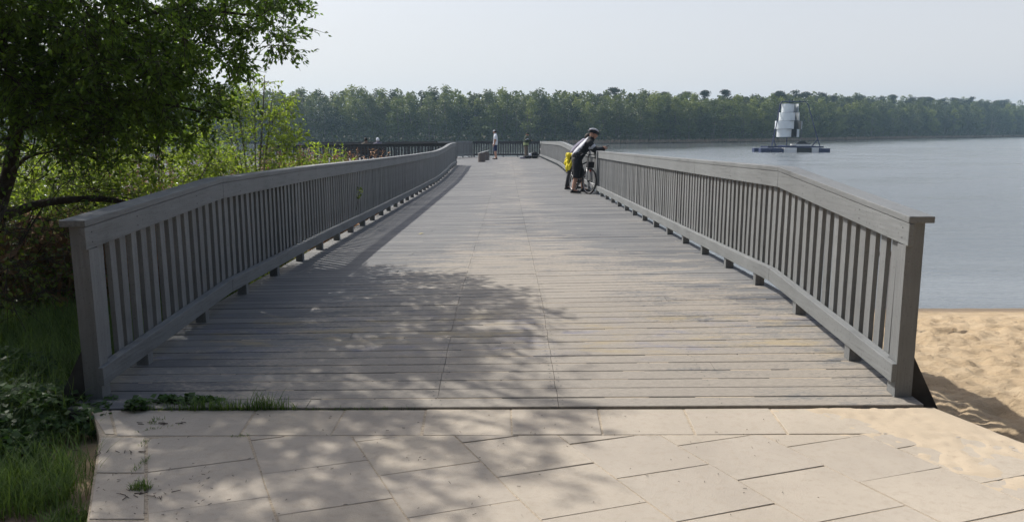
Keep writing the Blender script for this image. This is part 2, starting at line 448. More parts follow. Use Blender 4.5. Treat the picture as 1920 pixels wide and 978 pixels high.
# ------------------------------------------------------------------ paving
def clip(poly, p, n):
    out = []
    for i in range(len(poly)):
        a, b = poly[i], poly[(i+1) % len(poly)]
        da = (a[0]-p[0])*n[0]+(a[1]-p[1])*n[1]; db = (b[0]-p[0])*n[0]+(b[1]-p[1])*n[1]
        if da >= 0: out.append(a)
        if (da >= 0) != (db >= 0):
            t = da/(da-db); out.append((a[0]+(b[0]-a[0])*t, a[1]+(b[1]-a[1])*t))
    return out
slabs = []; Lv = np.array((.42, -.908)); Cv = np.array((.95, .312))
O = np.array((-1.758, 3.534)); SL, SW = .454, .486
for k in range(-1, 16):
    for j in range(-14, 14):
        p0 = O + Cv*(k*.512) + Lv*(j*SL + k*.199)
        g_ = .0035
        q = [p0+Cv*g_+Lv*g_, p0+Cv*(.512-g_)+Lv*g_, p0+Cv*(.512-g_)+Lv*(SL-g_), p0+Cv*g_+Lv*(SL-g_)]
        poly = [tuple(a) for a in q]
        poly = clip(poly, (0, 3.985), (0, -1))
        if len(poly) > 2: poly = clip(poly, (-1.945, 3.966), (.908, .42))
        if len(poly) > 2: poly = clip(poly, (2.60, 4.1), (-.94, -.36))
        if len(poly) > 2: poly = clip(poly, (0, -3), (0, 1))
        if len(poly) > 2: slabs.append(poly)
tb = [(-2.475, -2.17-.02), (-1.491, -1.457), (-.963, -.962), (-.482, -.467), (.024, .027), (.543, .522), (1.055, 1.031), (1.568, 1.54), (2.08, 2.06), (2.49, 2.62)]
tb[0] = (-2.36, -2.13)
for (a0, a1), (b0, b1) in zip(tb[:-1], tb[1:]):
    slabs.append([(a1+.006, 3.995), (b1-.006, 3.995), (b0-.006, 4.385), (a0+.006, 4.385)])
slabs.append([(-2.46, 4.37), (-2.20, 4.02), (-2.15, 4.02), (-2.37, 4.385)])
for k in range(12):       # narrow edging strip on the left
    t0, t1 = k*.5+.005, k*.5+.49
    a = np.array((-2.20, 3.98)); b = np.array((-1.965, 3.975))
    slabs.append([tuple(a+Lv*t0), tuple(a+Lv*t1), tuple(b+Lv*t1), tuple(b+Lv*t0)])
pm = MB(); pvs = []
for poly in slabs:
    A = sum(poly[i][0]*poly[(i+1) % len(poly)][1]-poly[(i+1) % len(poly)][0]*poly[i][1] for i in range(len(poly)))
    if abs(A) < .004: continue
    if A < 0: poly = poly[::-1]
    n = len(poly); r = random.random(); dz = random.uniform(-.0012, .0012); tx, ty = random.uniform(-.004, .004), random.uniform(-.004, .004)
    cx = sum(p[0] for p in poly)/n; cy = sum(p[1] for p in poly)/n
    jag = [(p[0]+random.uniform(-.003, .003), p[1]+random.uniform(-.003, .003)) for p in poly]
    top = [(p[0]*.990+cx*.010, p[1]*.990+cy*.010, ZP+dz+(p[0]-cx)*tx+(p[1]-cy)*ty) for p in jag]
    mid = [(p[0], p[1], ZP-.003+dz) for p in jag]
    bot = [(p[0], p[1], ZP-.06) for p in jag]
    fs = [tuple(range(n))]
    for i in range(n):
        j = (i+1) % n
        fs.append((n+i, n+j, j, i)); fs.append((2*n+i, 2*n+j, n+j, n+i))
    pm.add(top+mid+bot, fs); pvs += [r]*(3*n)
po = pm.build('paving', M['slab'])
at_ = po.data.attributes.new('pv', 'FLOAT', 'POINT'); at_.data.foreach_set('value', pvs)
tag(po, kind='structure')
jb = MB()
ring = [(-2.50, 4.36), (-2.22, 4.0), (-1.0, 1.35), (0, -3.1), (4.2, -3.1), (2.62, 4.05), (2.52, 4.39)]
n = len(ring)
ring = [(-2.46, 4.382)] + [(-2.215, 3.99), (-1.02, 1.40), (.6, -3.05), (5.1, -3.05), (2.615, 4.05), (2.50, 4.388)]; n = len(ring)
jb.add([(a, b, ZP-.0035) for a, b in ring]+[(a, b, ZP-.16) for a, b in ring], [tuple(range(n))]+[(n+i, n+(i+1) % n, (i+1) % n, i) for i in range(n)])
tag(jb.build('paving_bed', M['joint'], recalc=True), kind='structure')

# sand blown over the right part of the paving: a low drift with its own relief
nx, ny = 130, 130
V = []; ok = {}
for j in range(ny):
    for i in range(nx):
        y = 1.2 + j/(ny-1)*3.17; x0 = .6; xe = 2.62+(4.1-y)*.36+.05
        x = x0+(xe-x0)*i/(nx-1)
        v = Vector((x, y, 0))
        d = (x-(1.15+.50*(4.38-y)))/.8
        h = ZP-.022+.028*max(-1, min(1.0, d)) + .016*noise.fractal(v*1.7, .8, 2, 6) + .006*noise.noise(v*9) + .007*noise.noise(v*19)
        h = min(h, ZP+.010)
        if i == nx-1: h = ZP-.20
        elif i == nx-2: h = min(h, ZP+.002)
        V.append((x, y, h))
idx = np.arange(nx*ny).reshape(ny, nx)
F = np.stack([idx[:-1, :-1], idx[:-1, 1:], idx[1:, 1:], idx[1:, :-1]], axis=-1).reshape(-1, 4)
tag(fastmesh('sand_drift', V, F, M['drift'], smooth=True), kind='structure')

# ------------------------------------------------------------------ pier
pier = empty('wooden_pier', (0, 4.4, -1.7))
tag(pier, 'long grey plank pier rising from the beach out over the lake', 'pier')
PW = .1455
dv = []; df = []; dp = []
def plank(x0, x1, y0, y1, th=.028):
    r = random.random(); n = len(dv); e = random.uniform(-.0015, .0015)
    nseg = 2 if x1-x0 > 1.5 else 1
    xsg = [x0+(x1-x0)*i/nseg for i in range(nseg+1)]
    for i, x in enumerate(xsg):
        for (yy, dz) in ((y0, -.003), (y0+.004, 0), (y1-.004, 0), (y1, -.003), (y1, -th), (y0, -th)):
            dv.append((x, yy, deck_z(x, yy)+dz+e)); dp.append(r)
    for i in range(nseg):
        a = n+i*6; b = a+6
        for k in range(6):
            k2 = (k+1) % 6
            df.append((a+k, b+k, b+k2, a+k2))
    df.append(tuple(n+k for k in range(6))); df.append(tuple(n+nseg*6+k for k in range(5, -1, -1)))
y = 4.40; k = 0; rows = []
while y < 57.2:
    xl, xr = -2.62, 2.50
    jl, jr = -.43+.003*math.sin(k*1.7), .31+.003*math.sin(k*2.3)
    rows.append(y)
    if y > 39.2: 
        xl = -12.4
    if y > 50.5: xl = -12.4
    g2 = .0014
    cuts = [xl] + ([] if y < 39.2 else [-9, -6, -2.62]) + [jl if k % 9 else -1.2, jr, xr]
    if k % 11 == 4: cuts[-1:-1] = [1.4]
    for a, b in zip(cuts[:-1], cuts[1:]): plank(a+g2, b-g2, y, y+PW-.009)
    y += PW; k += 1
me = bpy.data.meshes.new('deck'); me.from_pydata(dv, [], df); me.materials.append(M['deck'])
a_ = me.attributes.new('pv', 'FLOAT', 'POINT'); a_.data.foreach_set('value', dp); me.update()
deck = bpy.data.objects.new('deck', me); col.objects.link(deck); deck.parent = pier; deck.location = -pier.location
# object coordinates of the deck mesh are world coordinates: the grooves follow the planks
# sand packed in the gaps near the shore
gs = MB()
for q, yy in enumerate(rows[1:64]):
    yg = yy-.009
    fill = .66+.03*(yy-5) if yy < 9 else .8
    x = -2.4
    while x < 2.35:
        L_ = random.uniform(.05, .45)
        p = fill - (.25 if x < -.9 else 0) - (.25 if x > 1.5 else 0)
        if random.random() < p:
            z0 = -.0022 - .002*random.random()
            gs.add([(x, yg-.001, deck_z(x, yg)+z0), (x+L_, yg-.001, deck_z(x+L_, yg)+z0), (x+L_, yg+.010, deck_z(x+L_, yg)+z0), (x, yg+.010, deck_z(x, yg)+z0)], [(0, 1, 2, 3)])
        x += L_ + .01
tag(gs.build('sand_in_gaps', M['drift']), kind='stuff')
# screws
scw = MB()
for yy in rows[:75]:
    for xj in (-2.3, -1.2, -.46, -.40, .28, .34, 1.3, 2.2):
        for dy in (.035, .105):
            x = xj+random.uniform(-.006, .006); z = deck_z(x, yy+dy)+.0012; r = .0045
            scw.add([(x+r*math.cos(a), yy+dy+r*math.sin(a), z) for a in (0, 1.05, 2.1, 3.14, 4.19, 5.24)], [tuple(range(6))])
o = scw.build('screw', M['metal_dark'], pier, world=True); o['kind'] = 'stuff'
# bearers, cross beams, piles, edge board
un = MB()
for xx in (-2.45, -1.2, 0, 1.2, 2.32):
    seg = [4.42, 6.7, 14, 21, 28.5, 35.5, 38.5, 57.1]
    for a, b in zip(seg[:-1], seg[1:]):
        za, zb = deck_z(xx, a)-.032, deck_z(xx, b)-.032
        un.hexa([(xx-.04, a, za-.2), (xx+.04, a, za-.2), (xx+.04, b, zb-.2), (xx-.04, b, zb-.2), (xx-.04, a, za), (xx+.04, a, za), (xx+.04, b, zb), (xx-.04, b, zb)])
for xx in (-12.2, -9.5, -7, -4.6):
    za, zb = deck_z(xx, 39.4)-.032, deck_z(xx, 57)-.032
    un.hexa([(xx-.04, 39.4, za-.2), (xx+.04, 39.4, za-.2), (xx+.04, 57, zb-.2), (xx-.04, 57, zb-.2), (xx-.04, 39.4, za), (xx+.04, 39.4, za), (xx+.04, 57, zb), (xx-.04, 57, zb)])
un.build('bearer', M['under'], pier, world=True)
for yy in (8.5, 13, 17.5, 22, 26.5, 31, 35.5, 40, 45, 50, 55.5):
    zt = min(deck_z(-2.4, yy), deck_z(2.3, yy))-.232
    b_ = MB().box((-2.6 if yy < 39 else -12.3, yy-.08, zt-.2), (2.5, yy+.08, zt)); b_.build('cross_beam', M['under'], pier, world=True)
    for xx in ([-2.2, 2.1] if yy < 39 else [-11.8, -7, -2.2, 2.1]):
        pz = MB(); pz.tube([(xx, yy, -5.5), (xx, yy, zt-.2)], .13, 12); pz.build('pile', M['under'], pier, world=True)
eb = MB().box((-2.60, 4.386, -1.80), (2.48, 4.398, -1.645)); eb.build('edge_board', M['under'], pier, world=True)

# ------------------------------------------------------------------ railings
def rail_sweep(mb, pts, o0, o1, z0, z1):
    """rect section swept along 3d polyline: offsets o0..o1 to the side, z0..z1 below the top"""
    ring = []
    for i, p in enumerate(pts):
        a = Vector(pts[max(0, i-1)]); b = Vector(pts[min(len(pts)-1, i+1)])
        t = Vector((b.x-a.x, b.y-a.y, 0)).normalized(); s = Vector((t.y, -t.x, 0))
        P = Vector(p)
        ring.append([P+s*o0+Vector((0, 0, z0)), P+s*o1+Vector((0, 0, z0)), P+s*o1+Vector((0, 0, z1)), P+s*o0+Vector((0, 0, z1))])
    vs = [q for r_ in ring for q in r_]; fs = []
    for i in range(len(pts)-1):
        a = i*4; b = a+4
        for k in range(4): fs.append((a+k, a+(k+1) % 4, b+(k+1) % 4, b+k))
    fs.append((3, 2, 1, 0)); e = (len(pts)-1)*4; fs.append((e, e+1, e+2, e+3))
    mb.add(vs, fs)

def mesh_only(mb, name, mat, bevel=0):
    me = bpy.data.meshes.new(name); me.from_pydata(mb.v, [], mb.f); me.materials.append(mat); me.update()
    return me

def make_railing(name, label, pts, side, first_posts=4, post_every=7, pitch=.1458, group=None, mrail=None, mbal=None, baseoff=0.0, order=None, cuts=None, post_w=.068):
    """pts: top of cap along the inner face line; side=+1: posts lie to the right of travel"""
    mrail = mrail or M['rail']; mbal = mbal or M['bal']
    P0 = Vector(pts[0]); root = empty(name, (P0.x, P0.y, P0.z-RH)); tag(root, label, 'railing', group)
    # board lengths joined at the cuts
    s = side
    dist = [0]
    for a, b in zip(pts[:-1], pts[1:]): dist.append(dist[-1]+(Vector(b)-Vector(a)).length)
    def at_d(d):
        d = min(max(d, 0), dist[-1])
        for i in range(len(pts)-1):
            if d <= dist[i+1]+1e-9:
                t = (d-dist[i])/(dist[i+1]-dist[i]); a, b = Vector(pts[i]), Vector(pts[i+1])
                return a.lerp(b, t), (b-a)
        return Vector(pts[-1]), Vector(pts[-1])-Vector(pts[-2])
    def span(d0, d1):
        out = [at_d(d0)[0]] + [Vector(pts[i]) for i in range(1, len(pts)-1) if d0+.02 < dist[i] < d1-.02] + [at_d(d1)[0]]
        return out
    cutd = [0]+(cuts or [])+[dist[-1]]
    for nm, (o0, o1, z0, z1) in {'handrail': (-.004, .150, -.040, 0), 'fascia_board': (0, .032, -.178, -.043), 'bottom_rail': (-.032, .0, -RH+.110, -RH+.226), 'rail_ledge': (.0015, .033, -RH+.122, -RH+.223)}.items():
        mb = MB()
        for a, b in zip(cutd[:-1], cutd[1:]):
            rail_sweep(mb, span(a+(.0015 if nm != 'rail_ledge' or a > 0 else .13), b-.0015), o0*s, o1*s, z0, z1)
        mb.build(nm, mrail, root, world=True, bevel=.004, recalc=True)
    # nail heads
    nl = MB()
    def pbox(mb, x0, x1, o0, o1, z0, z1):      # o: distance outwards from the inner face
        ya, yb = -s*o0, -s*o1; mb.box((x0, min(ya, yb), z0), (x1, max(ya, yb), z1))
    hp = MB(); pbox(hp, -.05, .05, .0335, .105, -RH-.005, -.042); pbox(hp, -.049, .049, .001, .0335, -RH-.004, -.181); me_end = mesh_only(hp, 'post', mbal)
    hp = MB(); pbox(hp, -.038, .038, .0335, .070, -RH+.112, -.10); pbox(hp, -.037, .037, -.018, .066, -RH-.005, -RH+.108); me_post = mesh_only(hp, 'post', mbal)
    hb = MB(); hb.box((-.038, -.0155, -RH+.14), (.038, .0155, -.10)); me_bal = mesh_only(hb, 'baluster', mbal)
    
    k = 0; d = .075; items = []
    while d < dist[-1]-.02:
        isp = (k == 0) or (k >= first_posts and (k-first_posts) % post_every == 0)
        items.append((d, isp)); d += pitch; k += 1
    if not items[-1][1]: items.append((dist[-1]-.05, True))
    nb = 0; rest = MB(); restp = MB()
    cam = Vector((0, 0, 0)); bal = [it for it in items if not it[1]]
    keep = set(id(it) for it in sorted(bal, key=lambda it: at_d(it[0])[0].length)[:100])
    for it in items:
        d, isp = it
        p, t = at_d(d); tt = Vector((t.x, t.y, 0)).normalized(); sv = Vector((tt.y, -tt.x, 0))*s
        rz = math.atan2(tt.y, tt.x)
        endp = isp and (it is items[0] or it is items[-1])
        c = p if isp else p + sv*(.0335+.016+random.uniform(0, .003))
        if isp or id(it) in keep:
            o = bpy.data.objects.new('post' if isp else 'baluster', (me_end if endp else me_post) if isp else me_bal); col.objects.link(o)
            o.parent = root; o.location = c-root.location
            o.rotation_euler = (random.uniform(-.006, .006), random.uniform(-.006, .006), rz+random.uniform(-.03, .03) if not endp else rz); o.scale = (random.uniform(.93, 1.05), 1, 1)
        else:
            rest.obox(c+Vector((0, 0, -RH/2)), (.076, .031, RH-.2), rz)
        if isp:
            for zz in (-.08, -.14, -RH+.10, -RH+.15):
                q = p - sv*.0015+Vector((0, 0, zz)); u = tt*.004
                nl.tube([q, q+sv*.004], .0045, 6)
    if rest.v:
        o = rest.build('baluster', mbal, root, world=True); o['kind'] = 'stuff'
    nn = nl.build('screw_heads', M['metal_dark'], root, world=True)
    return root

ptsR = [(XR, y, z) for y, z in [(4.50, -.492), (6.75, -.30), (9.3, -.34), (20.2, -.495), (26.2, -.565), (28.5, -.545), (31.2, -.485), (33.6, -.445), (36, -.437), (46, -.555), (55.6, -.668)]]
ptsL = [(XL, y, z) for y, z in [(4.53, -.515), (6.75, -.40), (10.2, -.435), (14.3, -.506), (21, -.607), (27, -.675), (29.2, -.675), (32.3, -.617), (34.6, -.54), (36, -.526), (38.6, -.530)]]
ra = make_railing('pier_railing', 'sunlit grey slatted railing along the water and beach side of the pier', ptsR, 1, cuts=[2.27, 5.3, 9.2, 16, 21.7, 29])
rb = make_railing('pier_railing', 'shaded grey slatted railing on the tree side of the pier', ptsL, -1, cuts=[2.27, 5.6, 9.8, 16.5, 22.6])
# triangular brace plates outside the first posts
for root, xx, s in ((ra, XR+.103, 1), (rb, XL-.103, -1)):
    b_ = MB(); y0, y1 = 4.55, 4.58
    tri = [(xx, -1.32), (xx+s*.20, -1.70), (xx+s*.20, -1.74), (xx, -1.74)]
    b_.add([(a, y0, z) for a, z in tri]+[(a, y1, z) for a, z in tri], [(0, 1, 2, 3), (7, 6, 5, 4), (0, 4, 5, 1), (1, 5, 6, 2), (2, 6, 7, 3), (3, 7, 4, 0)])
    b_.box((min(xx-.02*s, xx+s*.26), y0-.03, -1.80), (max(xx-.02*s, xx+s*.26), y1+.03, -1.742))
    b_.build('brace', M['under'], root, world=True, recalc=True)
zt = lambda x, y: deck_z(x, y)+RH
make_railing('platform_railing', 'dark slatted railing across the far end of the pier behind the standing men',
             [(-2.42, 56.2, -.67), (2.44, 56.2, -.67)], -1, mrail=M['railshade'], mbal=M['railshade'], pitch=.175, first_posts=6, post_every=6)
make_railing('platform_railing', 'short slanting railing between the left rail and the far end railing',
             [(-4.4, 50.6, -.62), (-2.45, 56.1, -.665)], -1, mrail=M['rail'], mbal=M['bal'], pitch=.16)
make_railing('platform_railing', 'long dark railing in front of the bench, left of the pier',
             [(-12.5, 39.3, -.66), (-2.75, 39.3, -.545)], -1 if False else 1, mrail=M['railshade'], mbal=M['railshade'], pitch=.17)
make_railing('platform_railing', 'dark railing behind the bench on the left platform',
             [(-12.5, 50.5, -.66), (-4.5, 50.6, -.62)], -1, mrail=M['railshade'], mbal=M['railshade'], pitch=.17)
# middle joint post seen beside the cyclists
o = MB().box((XR-.035, 20.16, -1.60), (XR-.006, 20.30, -.50)).build('joint_board', M['bal'], ra, world=True, bevel=.004)
# ------------------------------------------------------------------ far woods
def crown_points(kind, g, H, Rr):
    P = []; S = []
    if kind == 'pine':
        lobes = [((g.uniform(-.45, .45)*Rr, g.uniform(-.45, .45)*Rr, H*g.uniform(.72, .97)), Rr*g.uniform(.35, .6), Rr*g.uniform(.18, .3)) for _ in range(7)]
        for q_ in range(8): lobes.append(((0, 0, H*(.48+.065*q_)), Rr*(.85-.09*q_), .7))
        n = 2000; sz = .42
    else:
        lobes = []
        for i in range(16):
            z = H*(.24+.72*(i+.5)/16); rr = Rr*math.sin(math.pi*min(1, .18+.80*(z/H)))**.7
            a = g.uniform(0, 6.28)
            lobes.append(((rr*.5*math.cos(a), rr*.5*math.sin(a), z), max(.7, rr*g.uniform(.42, .68)), g.uniform(.7, 1.5)))
        lobes.append(((0, 0, H*.95), Rr*.3, 1.1)); n = 2300; sz = .36
    w_ = np.array([l[1]**2*l[2] for l in lobes])**.7; w_ /= w_.sum()
    ch = g.choice(len(lobes), n, p=w_)
    for i in ch:
        c, a, b = lobes[i]; d = g.normal(size=3); d /= np.linalg.norm(d); r = g.uniform(.35, 1.12)
        P.append((c[0]+d[0]*a*r, c[1]+d[1]*a*r, c[2]+d[2]*b*r))
    return np.array(P), sz, lobes
protos = []
for kind, nm, mt, bark, cnt in (('birch', 'birch_tree', 'far_birch', 'palebark', 3), ('alder', 'alder_tree', 'far_alder', 'palebark', 3), ('pine', 'pine_tree', 'far_pine', 'pinebark', 3)):
    for c_ in range(cnt):
        g_ = np.random.default_rng(50+len(protos))
        H, Rr = (14.5, 2.7) if kind != 'pine' else (17, 2.9)
        P, szz, lobes = crown_points(kind, g_, H, Rr)
        root = empty(nm)
        Vv, Ff = leaf_arrays(P, szz, .75, up=.1, rg=g_)
        fastmesh('crown', Vv, Ff, M[mt], root, world=False)
        tb_ = MB(); bx, by = g_.uniform(-.4, .4, 2)
        tb_.tube([(0, 0, -1), (bx*.3, by*.3, H*.35), (bx, by, H*.7), (bx*.8, by*.9, H*.97)], [.17, .13, .08, .02], 6)
        for l in lobes[:10]:
            z0 = max(1.5, l[0][2]-g_.uniform(.8, 2)); f_ = z0/H
            tb_.tube([(bx*f_, by*f_, z0), ((l[0][0]+bx*f_)*.55, (l[0][1]+by*f_)*.55, l[0][2]-.3), l[0]], [.06, .04, .015], 4)
        if kind != 'pine':
            for q in range(2):   # a second thin stem beside the first
                a = g_.uniform(0, 6.28); tb_.tube([(.6*math.cos(a), .6*math.sin(a), -1), (1.1*math.cos(a), 1.1*math.sin(a), H*.4), (1.3*math.cos(a), 1.3*math.sin(a), H*.72)], [.10, .07, .02], 5)
        tb_.build('trunk', M[bark], root)
        protos.append((kind, root))
used = set()
def place_tree(kind, x, y, s, sx=None, label=None, group=None):
    cands = [i for i, p in enumerate(protos) if p[0] == kind]; i = random.choice(cands)
    src = protos[i][1]
    if i in used:
        o = src.copy(); col.objects.link(o)
        for ch in src.children:
            c = ch.copy(); col.objects.link(c); c.parent = o
    else: o = src; used.add(i)
    o.location = (x, y, ground_z(x, y)-.1); o.rotation_euler = (0, 0, random.uniform(0, 6.28))
    q = sx or s; o.scale = (q, q, s)
    cat = {'birch': 'birch tree', 'alder': 'alder tree', 'pine': 'pine tree'}[kind]
    tag(o, label, cat, group); return o
LB = {'birch': ('light spring green birch in the wood on the far shore', 'birches in the far wood'),
      'alder': ('grey green slender deciduous tree in the wood on the far shore', 'grey green trees in the far wood'),
      'pine': ('dark pine rising from the wood on the far shore', 'pines in the far wood')}
ntree = {'birch': 0, 'alder': 0, 'pine': 0}
def line_x(step_fn, x0, x1):
    x = x0
    while x < x1:
        yield x; x += step_fn(x)
for row, (off, prob) in enumerate(((4.5, None), (8.5, None), (13.5, None))):
    for x in line_x(lambda x: (3.6 if x < 80 else 4.5 if x < 165 else 6.2)*random.uniform(.75, 1.3), -118+row*1.7, 335):
        y = far_shore(x)+off+random.uniform(-1.5, 1.5)
        k = 'birch' if noise.noise(Vector((x*.05, row*3.1, 1))) + random.uniform(-.35, .35) > -.05 else 'alder'
        if x > 150 and random.random() < .5: k = 'alder'
        s = (.74+.07*row)*random.uniform(.84, 1.10)*(1+.12*noise.noise(Vector((x*.03, row, 8))))*(1+.38*max(0, min(1, (x-60)/200)))
        if ntree[k] < 295:
            place_tree(k, x, y, s, s*random.uniform(1.35, 1.85), *LB[k]); ntree[k] += 1
for x in line_x(lambda x: (4.2 if 15 < x < 130 else 5.5)*random.uniform(.5, 1.8), -116, 340):
    pr = .45 if x < 22 else .97
    if random.random() < pr:
        y = far_shore(x)+20+random.uniform(-2, 5)
        place_tree('pine', x, y, (.82 if x > 20 else .69)*random.uniform(.85, 1.08)*(1+.38*max(0, min(1, (x-60)/200))), None, *LB['pine']); ntree['pine'] += 1
# the depth of the wood behind the front rows, read as one mass
Pw = []; Tt = MB()
for row, off in enumerate((19, 25, 32)):
    for x in line_x(lambda x: random.uniform(3.2, 5.5)*(1+max(0, x-60)/200), -150, 380):
        y = far_shore(x)+off+random.uniform(-2, 2); sc_ = (.90+.03*row)*random.uniform(.90, 1.06)*(1+.38*max(0, min(1, (x-60)/200)))
        H = 13.5*sc_; gz = ground_z(x, y); n = 420
        z = rng.uniform(.1, 1.0, n); r = (3.4*sc_)*np.sin(np.pi*np.clip(.15+.83*z, 0, 1))**.6*rng.uniform(.3, 1.05, n); a = rng.uniform(0, 6.28, n)
        Pw.append(np.stack([x+r*np.cos(a), y+r*np.sin(a), gz+H*z], axis=1))
        Tt.tube([(x, y, gz-.5), (x+.2, y, gz+H*.9)], [.16, .04], 5)
Pw = np.concatenate(Pw)
Vv, Ff = leaf_arrays(Pw, .75, .8, up=.1)
wd = fastmesh('woodland', Vv, Ff, M['far_alder']); tag(wd, 'deep mass of the wood behind the front trees of the far shore', 'woodland', kind='stuff')
Tt.build('woodland_stems', M['palebark'], wd)
# shrubs and dry reeds along the far shore
Pu = []; Pr = []
for x in np.arange(-150, 400, .35):
    y = far_shore(x)
    for _ in range(30 if x < 90 else 18):
        Pu.append((x+random.uniform(-1, 1), y+random.uniform(1.0 if x < 14 else 2.5, 8), ground_z(x, y+4)+abs(random.gauss(0, 2.0))))
    for _ in range(12 if x > 14 else 0):
        Pr.append((x+random.uniform(-.4, .4), y+random.uniform(-1.5, 3.0), ZW+random.uniform(-.05, .45)))
Vv, Ff = leaf_arrays(np.array(Pu), .6, .8, up=.1)
tag(fastmesh('undergrowth', Vv, Ff, M['far_alder']), 'low dark undergrowth below the trees along the far shore', 'undergrowth', kind='stuff')
Pr = np.array(Pr); dd = np.tile((0, 0, 1.5), (len(Pr), 1)).astype(float)
Vv, Ff = leaf_arrays(Pr, .75, .28, dirs=dd*2)
m_ = simple('far_reed_belt', (.30, .23, .16), .9, .3, .4); M['farreed'] = m_
tag(fastmesh('reed_belt', Vv, Ff, m_), 'pale brown belt of dry reeds at the foot of the far wood', 'reeds', kind='stuff')

# unseen wood added behind the camera to hold back sky light
Pb = []; tbk = MB()
for _ in range(60):
    x = random.uniform(-26, 30); y = -6.5-random.uniform(0, 8); H = random.uniform(12, 17); gz = -1.7; n = 600
    z = rng.uniform(.06, 1.0, n); r = 3.2*np.sin(np.pi*np.clip(.15+.80*z, 0, 1))**.5*rng.uniform(.2, 1.05, n); a = rng.uniform(0, 6.28, n)
    Pb.append(np.stack([x+r*np.cos(a), y+r*np.sin(a), gz+H*z], axis=1)); tbk.tube([(x, y, gz-.3), (x+.3, y, gz+H*.85)], [.2, .05], 6)
sky_block = fastmesh('woodland', *leaf_arrays(np.concatenate(Pb), 1.0, .8, up=.1), M['far_pine']); tag(sky_block, 'unseen dark wood added behind the camera to block sky light', 'woodland', kind='stuff')
tbk.build('woodland_stems', M['bark'], sky_block)

# ------------------------------------------------------------------ near woody plants
def woody(name, label, cat, base, limbs, ells, ntarget, leafs, leafmat_, bark, leaf_l, twigs=5, per=11, twl=.28, droop=.35, seed=1, tr=.012, group=None, bare=None, up=.35, thick=1.0):
    g = np.random.default_rng(seed)
    root = empty(name, base); tag(root, label, cat, group)
    tm = MB(); nodes_ = []; nrad = []
    for pts, r0, r1 in limbs:
        pts = [Vector(p) for p in pts]; fine = []
        for a, b in zip(pts[:-1], pts[1:]):
            n = max(2, int((b-a).length/.12))
            for i in range(n): fine.append(a.lerp(b, i/n))
        fine.append(pts[-1])
        # smooth
        for _ in range(6):
            fine = [fine[0]]+[(fine[i-1]+fine[i]*2+fine[i+1])/4 for i in range(1, len(fine)-1)]+[fine[-1]]
        rr = [r0+(r1-r0)*(i/(len(fine)-1))**.8 for i in range(len(fine))]
        rr = [r*(1+.06*math.sin(i*1.9)) for i, r in enumerate(rr)]
        tm.tube(fine, rr, 9)
        for p, r in zip(fine[3:], rr[3:]): nodes_.append(tuple(p)); nrad.append(r)
    T = []
    wts = np.array([e[2] if len(e) > 2 else 1 for e in ells], dtype=float); wts /= wts.sum()
    while len(T) < ntarget:
        c, r = ells[g.choice(len(ells), p=wts)][:2]
        d = g.normal(size=3); d /= np.linalg.norm(d); d *= g.uniform(.15, 1)**.45
        T.append((c[0]+d[0]*r[0], c[1]+d[1]*r[1], c[2]+d[2]*r[2]))
    T = np.array(T)
    ND = np.array(nodes_); NR = list(nrad); NL = [ND]
    dist = np.min(np.linalg.norm(T[:, None, :]-ND[None, ::2, :], axis=2), axis=1)
    br = MB(); P = []; D = []
    for t in T[np.argsort(dist)]:
        dl = np.linalg.norm(ND-t, axis=1) + .0
        i = int(np.argmin(dl)); a = Vector(ND[i]); b = Vector(t); L = (b-a).length
        if L < .05: continue
        mid = a.lerp(b, .5)+Vector((g.normal()*.10*L, g.normal()*.10*L, .16*L*droop*2+g.normal()*.06*L))
        n = max(3, int(L/.12)); pts = []
        for k in range(n+1):
            u = k/n; pts.append(a*(1-u)**2+mid*2*u*(1-u)+b*u*u)
        r0 = min(NR[i]*.75, tr*(.5+L*1.1)*thick); 
        rr = [r0+(.0025-r0)*(k/n) for k in range(n+1)]
        br.tube(pts, rr, 5, caps=False)
        ND = np.vstack([ND, np.array([tuple(p) for p in pts[1:]])]); NR += rr[1:]
        # twigs with leaves at the outer end
        lf = 1.0 if bare is None else bare(b)
        for _ in range(twigs):
            s0 = pts[random.randint(n//2, n)]; dr = Vector(g.normal(size=3)); dr.z = dr.z*.7-droop*.6; dr = (dr+(b-a).normalized()*.8).normalized()
            Lt = twl*g.uniform(.5, 1.4); e = s0+dr*Lt; mdl = s0+dr*Lt*.5+Vector((0, 0, .04*Lt))
            br.tube([s0, mdl, e+Vector((0, 0, -.12*Lt*droop))], [.0035*thick, .0028*thick, .0015], 4, caps=False)
            nl = int(per*lf+g.random())
            for q in range(nl):
                u = g.uniform(.1, 1.05); p = s0+dr*Lt*u
                P.append(p+Vector(g.normal(size=3)*.018)); D.append(dr)
    tm.build('trunk', M[bark], root, world=True, smooth=True)
    br.build('branches', M[bark], root, world=True, smooth=True)
    P = np.array([tuple(p) for p in P]); D = np.array([tuple(p) for p in D])
    Vv, Ff = leaf_arrays(P, leaf_l, .52, up=up, dirs=D, droop=droop*.5, rg=g)
    fastmesh('crown', Vv, Ff, M[leafmat_], root)
    return root

